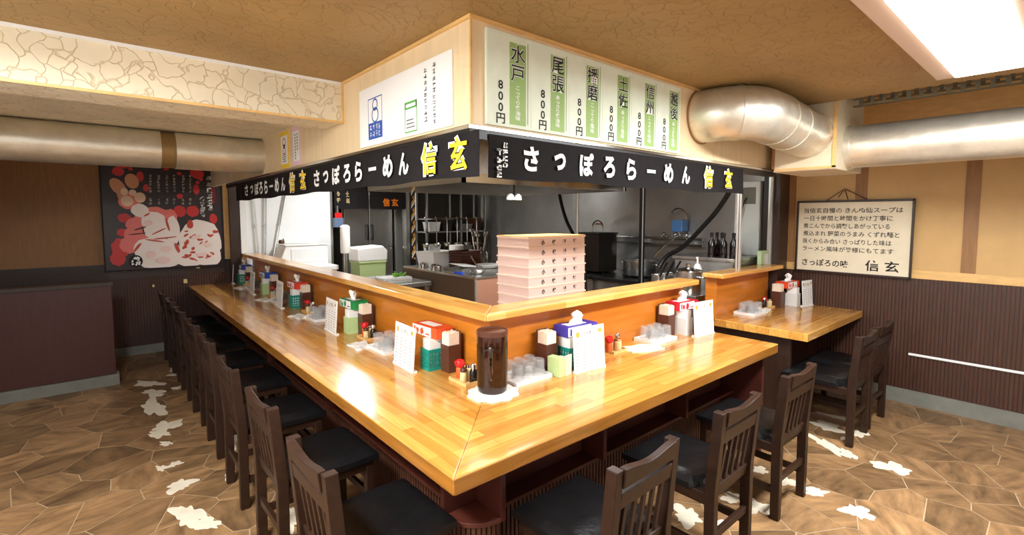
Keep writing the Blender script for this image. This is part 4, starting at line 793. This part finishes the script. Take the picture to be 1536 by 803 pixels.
o = thing('utensil_rail', 'steel rail of hanging utensils behind the dark cabinet', 'rail'); MB().tube([(2.25, 4.2, 1.52), (3.3, 4.2, 1.52)], .012, 8).build('rail_bar', m_chrome, o, smooth=True)
for x in (2.26, 3.29): MB().bx(x-.012, x+.012, 4.19, 4.21, 1.5, CEIL).build('rail_hanger', m_steel, o)
for k in range(6):
    x = 2.38+.16*k; t = thing('hanging_ladle', 'steel ladle hanging from the utensil rail', 'ladle', (x, 4.185, 1.2), 0, 'ladles on the utensil rail'); MB().tube(spline([(0, 0, .0), (0, 0, .28), (0, .015, .34), (0, .03, .325)], 4), .006, 8).build('handle', m_chrome, t, smooth=True); MB().lathe([(.001, -.05), (.035, -.035), (.05, 0), (.046, 0), (.03, -.03)], n=14).build('cup', m_chrome, t, smooth=True)
for k in range(3):
    o = thing('noodle_strainer', 'deep noodle strainer hooked on the noodle boiler', 'strainer', (3.08+.11*k, 1.28, .9), -.3, 'noodle strainers on the boiler'); MB().lathe([(.03, 0), (.045, .03), (.05, .12), (.046, .12), (.03, .02)], n=16).build('basket', m_steel, o, smooth=True); MB().tube([(0, -.045, .11), (-.02, -.16, .24)], .009, 8).build('handle', m_black, o, smooth=True)
# thin steam over the open pot
st = bpy.data.materials.new('steam'); st.use_nodes = True; nt = st.node_tree; nt.nodes.remove(nt.nodes['Principled BSDF'])
pv = nt.nodes.new('ShaderNodeVolumePrincipled'); tcn = nt.nodes.new('ShaderNodeTexCoord'); nzn = nt.nodes.new('ShaderNodeTexNoise'); nzn.inputs['Scale'].default_value = 5; nzn.inputs['Detail'].default_value = 4
mrn = nt.nodes.new('ShaderNodeMapRange'); mrn.inputs['From Min'].default_value = .48; mrn.inputs['From Max'].default_value = .75; mrn.inputs['To Max'].default_value = 7
nt.links.new(tcn.outputs['Object'], nzn.inputs['Vector']); nt.links.new(nzn.outputs['Fac'], mrn.inputs['Value']); nt.links.new(mrn.outputs[0], pv.inputs['Density']); nt.links.new(pv.outputs[0], nt.nodes['Material Output'].inputs['Volume'])
pv.inputs['Color'].default_value = (1, 1, 1, 1)
so = MB().lathe([(.05, 0), (.15, .04), (.19, .2), (.17, .4), (.08, .52), (.01, .55)], n=20).build('steam', st, None, smooth=True); so.location = (3.76, 2.12, 1.07)
tag(so, 'thin white steam rising over the open pot', 'steam', kind='stuff')
# ================================================================== SIGNS, CURTAINS, PAINTINGS
FL = Fr((SOF, 0, 0), (0, -1, 0)); FRR = Fr((0, SOF, 0), (1, 0, 0))       # soffit faces: left a = -Y, right a = X
def marks(mb, fr, cx, cy, w, h, z, th=.0035):
    """one small brush character too blurred to read: a few strokes"""
    for k in range(random.choice((2, 3, 3))): y = cy+h*random.uniform(-.45, .45); x = cx+w*random.uniform(-.1, .1); l = w*random.uniform(.3, .5); quad(mb, fr, x-l, x+l, y-th/2, y+th/2, z)
    for k in range(random.choice((1, 2, 2))): x = cx+w*random.uniform(-.35, .35); y = cy+h*random.uniform(-.1, .1); l = h*random.uniform(.3, .5); quad(mb, fr, x-th/2, x+th/2, y-l, y+l, z)
# white board on the long soffit
o = thing('notice_board', 'white board with blue badge and green notice on the plywood soffit', 'notice board')
slab(FL, -1.248, -.382, 1.905, 2.196, .008).build('board', m_paper, o)
f2 = Fr(FL.p(0, 0, .008), FL.u)
def px_l(x, y): p = onX(x, y, SOF-.008); return -p.y, p.z
m_blue = mat('blue_print', (40, 84, 168), .6); m_green = mat('green_print', (86, 170, 74), .6)
a0, b1 = px_l(552, 150); a1, b0 = px_l(574, 205); bm = b0+(b1-b0)*.40
mb = MB(); quad(mb, f2, a0, a1, b0, bm, .0006); ac = (a0+a1)/2; ringq(mb, f2, ac, bm+.085, .022, .03); ringq(mb, f2, ac, bm+.035, .03, .038)
for q in ((a0, a0+.004, bm, b1), (a1-.004, a1, bm, b1), (a0, a1, b1-.005, b1)): quad(mb, f2, *q, .0006)
mb.build('blue_badge', m_blue, o)
mb = MB()
for r in range(2):
    for c in range(4): marks(mb, f2, a0+(a1-a0)*(.2+.2*c), b0+(bm-b0)*(.3+.42*r), .022, .028, .0012)
tag(mb.build('badge_caption', m_paper, o), kind='stuff')
a0, b1 = px_l(607, 155); a1, b0 = px_l(626, 196); mb = MB()
for q in ((a0, a1, b1-.032, b1), (a0, a0+.006, b0, b1), (a1-.006, a1, b0, b1), (a0, a1, b0, b0+.006)): quad(mb, f2, *q, .0006)
mb.build('green_notice', m_green, o)
mb = MB(); quad(mb, f2, a0+.012, a1-.012, b1-.024, b1-.010, .0012); mb.build('notice_heading', m_paper, o)
mb = MB()
for k in range(3): quad(mb, f2, a0+.014, a1-.02-.006*k, b0+.02+.016*k, b0+.026+.016*k, .0006)
tag(mb.build('notice_lines', m_greyink, o), kind='stuff')
for x, y0, y1, cnt in ((651, 93, 187, 10), (638, 101, 184, 9)):
    a, t = px_l(x, y0); a_, bb = px_l(x, y1); mb = MB()
    for k in range(cnt): marks(mb, f2, a, t-(t-bb)*(k+.5)/cnt, .024, (t-bb)/cnt*.8, .0008)
    tag(mb.build('brush_text', m_greyink, o), kind='stuff')
# two narrow notices by the duct
for (x0, x1, y0, y1, border, lab) in ((418, 433, 188, 253, m_yellow, 'narrow yellow bordered notice with red ring emblem by the round duct'), (436.5, 450, 188, 246, mat('pink_print', (240, 200, 210), .6), 'narrow pink bordered text notice by the round duct')):
    o = thing('wall_notice', lab, 'notice'); pa, pb = px_l(x0, y0), px_l(x1, y1); aa0, aa1, t, bb = pa[0], pb[0], 2.165, 1.905
    slab(FL, aa0, aa1, bb, t, .003).build('notice_sheet', border, o); f3 = Fr(FL.p(0, 0, .003), FL.u)
    quad(MB(), f3, aa0+.02, aa1-.02, bb+.028, t-.028, .0004).build('notice_paper', m_paper, o); ac = (aa0+aa1)/2
    if border is m_yellow:
        mb = MB(); ringq(mb, f3, ac, t-.075, .028, .04, .8, .0008); ringq(mb, f3, ac, t-.135, .026, .036, .7, .0008); mb.build('red_emblem', m_red, o)
        quad(MB(), f3, ac-.02, ac+.015, t-.12, t-.09, .0012).build('dark_emblem', m_ink, o)
        mb = MB()
        for k in range(4): quad(mb, f3, ac-.05, ac+.04-.01*(k % 2), bb+.045+.016*k, bb+.052+.016*k, .0008)
        tag(mb.build('notice_lines', m_greyink, o), kind='stuff')
    else:
        mb = MB()
        for k, n_ in enumerate((9, 6)):
            for r in range(n_): quad(mb, f3, ac-.03+.045*k, ac-.01+.045*k, t-.06-.02*r, t-.047-.02*r, .0008)
        tag(mb.build('notice_lines', m_greyink, o), kind='stuff')
# menu strip board with six green cards
o = thing('menu_board', 'long pale green menu board with six priced ramen cards on the short soffit', 'menu board')
A0, A1, B0, B1 = .335, 1.70, 1.902, 2.262
m_mb = mat('menu_pale_paper', (228, 236, 216), .6, var=.06, vscale=12); m_mg = mat('menu_green', (150, 182, 108), .6, var=.06, vscale=10); m_line = mat('menu_line', (160, 172, 148), .6)
slab(FRR, A0, A1, B0, B1, .010).build('board', m_mb, o)
f4 = Fr(FRR.p(0, 0, .010), FRR.u); step = (A1-A0)/6
for k, (nm, sub) in enumerate((('水戸', 'こってり醤油味'), ('尾張', 'あっさり醤油味'), ('播磨', 'こってり塩味'), ('土佐', 'あっさり塩味'), ('信州', 'こってり味噌'), ('越後', 'あっさり味噌'))):
    a = A0+step*k; g0, g1 = a+step*.50, a+step*.88; gc = (g0+g1)/2
    sh = slab(f4, a+.003, a+step-.008, B0+.006, B1-.006, .0015).build('menu_card_sheet', m_mb, o)
    f5 = Fr(f4.p(0, 0, .0015), f4.u)
    quad(MB(), f5, g0, g1, B0+.012, B1-.03, .0004).build('green_column', m_mg, sh)
    quad(MB(), f5, a+step-.02, a+step-.0145, B0+.02, B1-.02, .0004).build('card_line', m_line, sh)
    lettering('\n'.join(nm), f5, gc, B1-.108, (g1-g0)*.93, .152, m_paper, sh, .0008, .032); lettering('\n'.join(nm), f5, gc, B1-.108, (g1-g0)*.87, .145, m_ink, sh, .0014, .008)
    lettering('\n'.join(sub), f5, gc, B0+.098, (g1-g0)*.30, .135, m_paper, sh, .0008, .012)
    lettering('8\n0\n0\n円', f5, a+step*.30, B0+.092, step*.19, .165, m_ink, sh, .0008, .02, .95)
# black shop curtains
def noren(name, fr, a0, a1, b0, b1, label, group=None):
    t = thing(name, label, 'shop curtain'); n = int((a1-a0)/.03); vs = []
    for i in range(n+1):
        a = a0+(a1-a0)*i/n
        for j in range(5):
            h = j/4; vs.append(fr.p(a, b1-(b1-b0)*h+.004*math.sin(a*9)*h, .006*math.sin(a*16)*h+.001*math.sin(a*37)))
    m0 = len(vs); fs = [(i*5+j, i*5+j+1, (i+1)*5+j+1, (i+1)*5+j) for i in range(n) for j in range(4)]
    vs += [v-fr.n*.003 for v in vs]; fs += [tuple(m0+k for k in q[::-1]) for q in fs]
    rim = list(range(5))+[i*5+4 for i in range(1, n+1)]+[n*5+j for j in (3, 2, 1, 0)]+[i*5 for i in range(n-1, 0, -1)]
    fs += [(rim[k], rim[(k+1) % len(rim)], m0+rim[(k+1) % len(rim)], m0+rim[k]) for k in range(len(rim))]
    t['label'] = label; return t, MB().add(vs, fs).build('cloth_panel', m_blackcloth, t, smooth=True)
NL = Fr((SOF-.026, 0, 0), (0, -1, 0)); NR = Fr((0, SOF-.026, 0), (1, 0, 0)); NB, NT = 1.698, 1.862
def glyph(ch, fr, a, b, w, h, t, gold=False):
    if gold:
        lettering(ch, fr, a, b, w*1.1, h*1.1, m_paper, t, .0085, .055); lettering(ch, fr, a, b, w*.98, h*.98, m_yellow, t, .0095, .02)
    else: lettering(ch, fr, a, b, w, h, m_paper, t, .0085, .042)
_, t = noren('shop_curtain', NR, .335, 2.46, NB, NT, 'black shop curtain with white and gold lettering under the menu board')
for x, y, ch, w, h in ((795, 243, 'さ', .082, .10), (838, 251, 'っ', .07, .072), (878, 251, 'ぽ', .095, .105), (912, 255, 'ろ', .085, .10), (945, 257, 'ら', .08, .105), (975, 257, 'ー', .075, .018), (1001, 261, 'め', .09, .105), (1027, 262, 'ん', .085, .10)):
    p = onY(x, y, NR.o.y); glyph(ch, NR, p.x, 1.783, w, h, t)
for x, ch in ((1061, '信'), (1091, '玄')): p = onY(x, 262, NR.o.y); glyph(ch, NR, p.x, 1.785, .105, .125, t, True)
mb = MB()
for x, y0, y1 in ((747, 223, 267), (756, 214, 252)):
    p, q = onY(x, y0, NR.o.y), onY(x, y1, NR.o.y)
    for k in range(4): marks(mb, NR, p.x, p.z-(p.z-q.z)*(k+.5)/4, .026, (p.z-q.z)/4*.85, .0085, .006)
tag(mb.build('small_lettering', m_paper, t), kind='stuff')
_, t = noren('shop_curtain', NL, -2.33, -.19, NB, NT, 'black shop curtain with large gold characters under the white notice board')
for x, ch, w, h in ((477, 'さ', .1, .10), (490.5, 'っ', .085, .072), (506, 'ぽ', .115, .105), (522.5, 'ろ', .10, .10), (540, 'ら', .09, .105), (561, 'ー', .085, .018), (584, 'め', .10, .105), (608, 'ん', .09, .10)):
    p = onX(x, 265, NL.o.x); glyph(ch, NL, -p.y, 1.783, w, h, t)
for x, ch in ((646, '信'), (690, '玄')): p = onX(x, 247, NL.o.x); glyph(ch, NL, -p.y, 1.785, .12, .13, t, True)
_, t = noren('shop_curtain', NL, -4.12, -2.34, NB, NT, 'black shop curtain with white and gold lettering nearest the poster wall')
for x, ch, w, h in ((371, 'さ', .12, .10), (379, 'っ', .1, .072), (386.5, 'ぽ', .13, .105), (393, 'ろ', .11, .10), (400.5, 'ら', .1, .105), (408.5, 'ー', .1, .018), (417, 'め', .11, .105), (426.5, 'ん', .1, .10)):
    p = onX(x, 280, NL.o.x); glyph(ch, NL, -p.y, 1.783, w, h, t)
for x, ch in ((440, '信'), (456.5, '玄')): p = onX(x, 277, NL.o.x); glyph(ch, NL, -p.y, 1.785, .13, .13, t, True)
# small dark curtain in the kitchen doorway
NK = Fr((0, YL-.04, 0), (1, 0, 0))
q_, t = noren('doorway_curtain', NK, 1.74, 2.24, 1.66, 1.98, 'short black curtain hanging in the kitchen doorway'); q_['category'] = 'curtain'
mb = MB()
for a in (1.80, 1.93):
    for k in range(2): marks(mb, NK, a, 1.86-.09*k, .05, .075, .008, .010)
tag(mb.build('pale_lettering', m_spice, t), kind='stuff')
q_, t = noren('doorway_curtain', NK, 2.27, 2.84, 1.66, 1.98, 'short black curtain with orange characters in the kitchen doorway'); q_['category'] = 'curtain'
for ch, a in (('信', 2.52), ('玄', 2.66)): lettering(ch, NK, a, 1.76, .11, .12, mat('orange_print', (236, 128, 30), .6), t, .008, .03)
# framed calligraphy on the right wall
o = thing('calligraphy_frame', 'dark framed hand-lettered calligraphy hanging by a cord on the right wall', 'framed calligraphy')
W = Fr((XR-.03, 0, 0), (0, -1, 0)); a0, a1, b0, b1 = -.50, .335, 1.055, 1.675
slab(W, a0, a1, b0, b1, .008).build('backing_paper', mat('aged_paper', (226, 214, 186), .6, var=.09, vscale=5), o)
for q in ((a0-.014, a1+.014, b1, b1+.018), (a0-.014, a1+.014, b0-.018, b0), (a0-.016, a0, b0-.018, b1+.018), (a1, a1+.016, b0-.018, b1+.018)): slab(W, *q, .022).build('frame_bar', mat('dark_frame', (44, 26, 18), .35), o, bevel=.002)
wf = Fr(W.p(0, 0, .008), W.u); hh = b1-b0; ww = a1-a0
for k, tx in enumerate(('当信玄自慢の きんぬ仙スープは', '一日十時間と時間をかけ丁寧に', '煮こんでから調製しあがっている', '煮込まれ 野菜のうまみ くずれ麺と', '良くからみ合い さっぱりした味は', 'ラーメン風味が皆様にもてます')):
    wd = ww*(.88, .80, .78, .86, .80, .82)[k]; lettering(tx, wf, a0+ww*.05+wd/2, b1-hh*(.115+.112*k), wd, hh*.075, m_ink, o, .0006, .012)
lettering('さっぽろの味', wf, a0+ww*.27, b0+hh*.12, ww*.44, hh*.105, m_ink, o, .0006, .02); lettering('信 玄', wf, a0+ww*.78, b0+hh*.12, ww*.28, hh*.15, m_ink, o, .0006, .02)
apx = W.p((a0+a1)/2-.06, b1+.118, .006)
MB().tube([W.p(a0+ww*.26, b1+.016, .006), apx, W.p(a0+ww*.63, b1+.016, .006)], .004, 6).build('hanging_cord', m_brownplastic, o); MB().tube([apx, apx+Vector((-.006, .045, -.075))], .004, 6).build('cord_end', m_brownplastic, o); MB().tube([apx, apx+Vector((-.006, -.03, -.095))], .004, 6).build('cord_end', m_brownplastic, o)
lath('nail', [(.005, -.01), (.005, .01)], m_steel, o, loc=apx, n=8)
# poster on the end wall
o = thing('ramen_poster', 'red and black poster of ramen bowls on the dark end wall', 'poster'); PY0 = YL-.032
WP = Fr((0, PY0, 0), (1, 0, 0))
def pz(zx, zy): p = onY(171+zx/4.865, 240+zy/4.865, PY0-.006); return p.x, p.z
x0, x1, zb, zt = -.74, .365, .965, 2.175
slab(Fr((0, PY0, 0), (1, 0, 0)), x0, x1, zb, zt, .006).build('poster_sheet', mat('poster_black', (44, 28, 28), .3), o)
for q in ((x0-.012, x1+.014, zt, zt+.014), (x0-.012, x1+.014, zb-.014, zb), (x1, x1+.014, zb, zt), (x0-.012, x0, zb, zt)): slab(WP, *q, .014).build('poster_frame', m_ink, o)
wp = Fr((0, PY0-.006, 0), (1, 0, 0)); K = onY(271, 300, PY0); K2 = onY(272, 300, PY0); UPP = (K2.x-K.x)/4.865; VPP = (onY(271, 300, PY0).z-onY(271, 301, PY0).z)/4.865
BH = [0.0004]
def blobs(name, m, items, h, jit=.0, n=22, joined=False):
    mb = MB()
    for zx, zy, ra, rb, *r in items:
        a, b = pz(zx, zy); rr = r[0] if r else 0; BH[0] += .00006
        pts = []
        for k in range(n):
            t = 2*math.pi*k/n; q = 1+random.uniform(-jit, jit); X_, Y_ = ra*UPP*q*math.cos(t), rb*VPP*q*math.sin(t)
            aa, bb = a+X_*math.cos(rr)-Y_*math.sin(rr), b+X_*math.sin(rr)+Y_*math.cos(rr); pts.append(wp.p(min(max(aa, x0+.004), x1-.004), min(max(bb, zb+.006), zt-.004), BH[0]))
        mb.add(pts, [tuple(range(n))])
        if not joined: mb.build(name, m, o); mb = MB()
    if joined: tag(mb.build(name, m, o), kind='stuff')
pr = lambda n, c: mat('poster_'+n, c, .4)
blobs('scarlet_shape', pr('red', (206, 48, 44)), [(75, 425, 42, 32), (60, 530, 35, 28), (480, 375, 44, 42), (575, 375, 46, 42), (725, 430, 30, 38), (605, 100, 52, 38), (600, 215, 24, 36), (380, 65, 18, 12), (475, 100, 18, 12), (480, 265, 22, 18), (635, 140, 16, 14), (610, 165, 14, 12), (120, 65, 16, 12), (275, 50, 16, 10), (50, 640, 60, 66), (30, 720, 50, 50), (235, 205, 20, 26), (190, 120, 24, 34), (30, 85, 40, 30), (60, 45, 40, 16)], .0004, .08)
blobs('dark_red_band', pr('darkred', (120, 24, 30)), [(722, 250, 20, 76)], .0004)
blobs('pink_shape', pr('pink', (236, 120, 110)), [(150, 470, 60, 46), (110, 300, 75, 55), (200, 560, 120, 90), (300, 470, 160, 120), (410, 420, 50, 60), (120, 620, 70, 60)], .0008, .06)
blobs('bulb', pr('tan', (214, 150, 108)), [(130, 155, 46, 52, .2), (28, 195, 44, 62, .5), (60, 250, 34, 40)], .0012)
blobs('garlic', pr('pale', (246, 214, 184)), [(95, 300, 42, 36), (190, 275, 38, 36), (75, 232, 24, 26), (135, 240, 26, 22)], .0016)
blobs('splash', pr('cream', (250, 236, 226)), [(190, 370, 62, 46, -.5), (290, 450, 90, 70, -.5), (330, 520, 110, 60), (430, 520, 50, 110), (330, 690, 170, 120), (280, 640, 130, 70), (630, 600, 165, 170), (700, 700, 90, 90), (560, 720, 120, 60)], .0020, .05)
blobs('noodle_strokes', pr('brick', (200, 70, 50)), [(570+random.uniform(-70, 180), 540+random.uniform(-20, 190), random.uniform(10, 28), random.uniform(4, 10), random.uniform(-1, 1)) for _ in range(34)] + [(555, 470, 24, 34), (460, 640, 14, 40, .3), (170, 640, 10, 40, -.6), (370, 570, 90, 5, .1), (300, 590, 70, 5, -.2), (330, 520, 60, 5, .5), (240, 400, 26, 6, .6), (390, 470, 8, 50, .2)], .0026, .1, 12, True)
blobs('bowl_garnish', pr('lightpink', (250, 216, 206)), [(270, 690, 36, 26), (380, 650, 40, 22), (360, 730, 50, 24), (600, 560, 40, 14, .3), (680, 620, 40, 14, -.3), (250, 460, 30, 20), (640, 690, 44, 14, .2)], .0030)
blobs('egg_slice', m_ink, [(160, 740, 46, 44)], .0028); blobs('egg_speckles', m_paper, [(160+random.uniform(-30, 30), 740+random.uniform(-28, 28), 7, 7) for _ in range(16)], .0034, .2, 8, True)
blobs('branch', pr('stem', (60, 24, 28)), [(190, 500, 46, 5, .35), (170, 540, 60, 4, .1), (215, 520, 5, 30, .2)], .0030)
mb = MB()
for cx in (265, 325, 385, 440, 505, 555):
    for zy in (118, 140, 160, 182, 205, 228, 290, 315):
        a, b = pz(cx+random.uniform(-3, 3), zy); marks(mb, wp, a, b, 18*UPP, 17*VPP, .0110, .008)
tag(mb.build('small_lettering', mat('poster_text', (216, 206, 200), .6), o), kind='stuff')
mb = MB()
for cx, ya, yb, cnt in ((690, 120, 370, 6), (640, 262, 420, 4)):
    a, b = pz(cx, ya); a2, b2 = pz(cx, yb)
    for k in range(cnt): marks(mb, wp, a, b-(b-b2)*(k+.5)/cnt, 40*UPP, (b-b2)/cnt*.9, .0110, .014)
tag(mb.build('large_lettering', m_paper, o), kind='stuff')
# small stickers and clips on the end wall
for x, y, l in ((187, 404, 'small cream sticker below the onions of the poster'), (297, 400, 'small pale clip under the lower edge of the poster'), (278, 422, 'small cream switch above the counter end'), (230, 429, 'tiny white hook on the dark ribbed wainscot')):
    p = onY(x, y, YL-.02); s_ = (.018 if x != 230 else .010); b_ = MB().bx(-s_, s_, -.012, .02, -s_*1.3, s_*1.3).build('wall_sticker', m_spice, None, bevel=.002); b_.location = p; tag(b_, l, 'sticker')
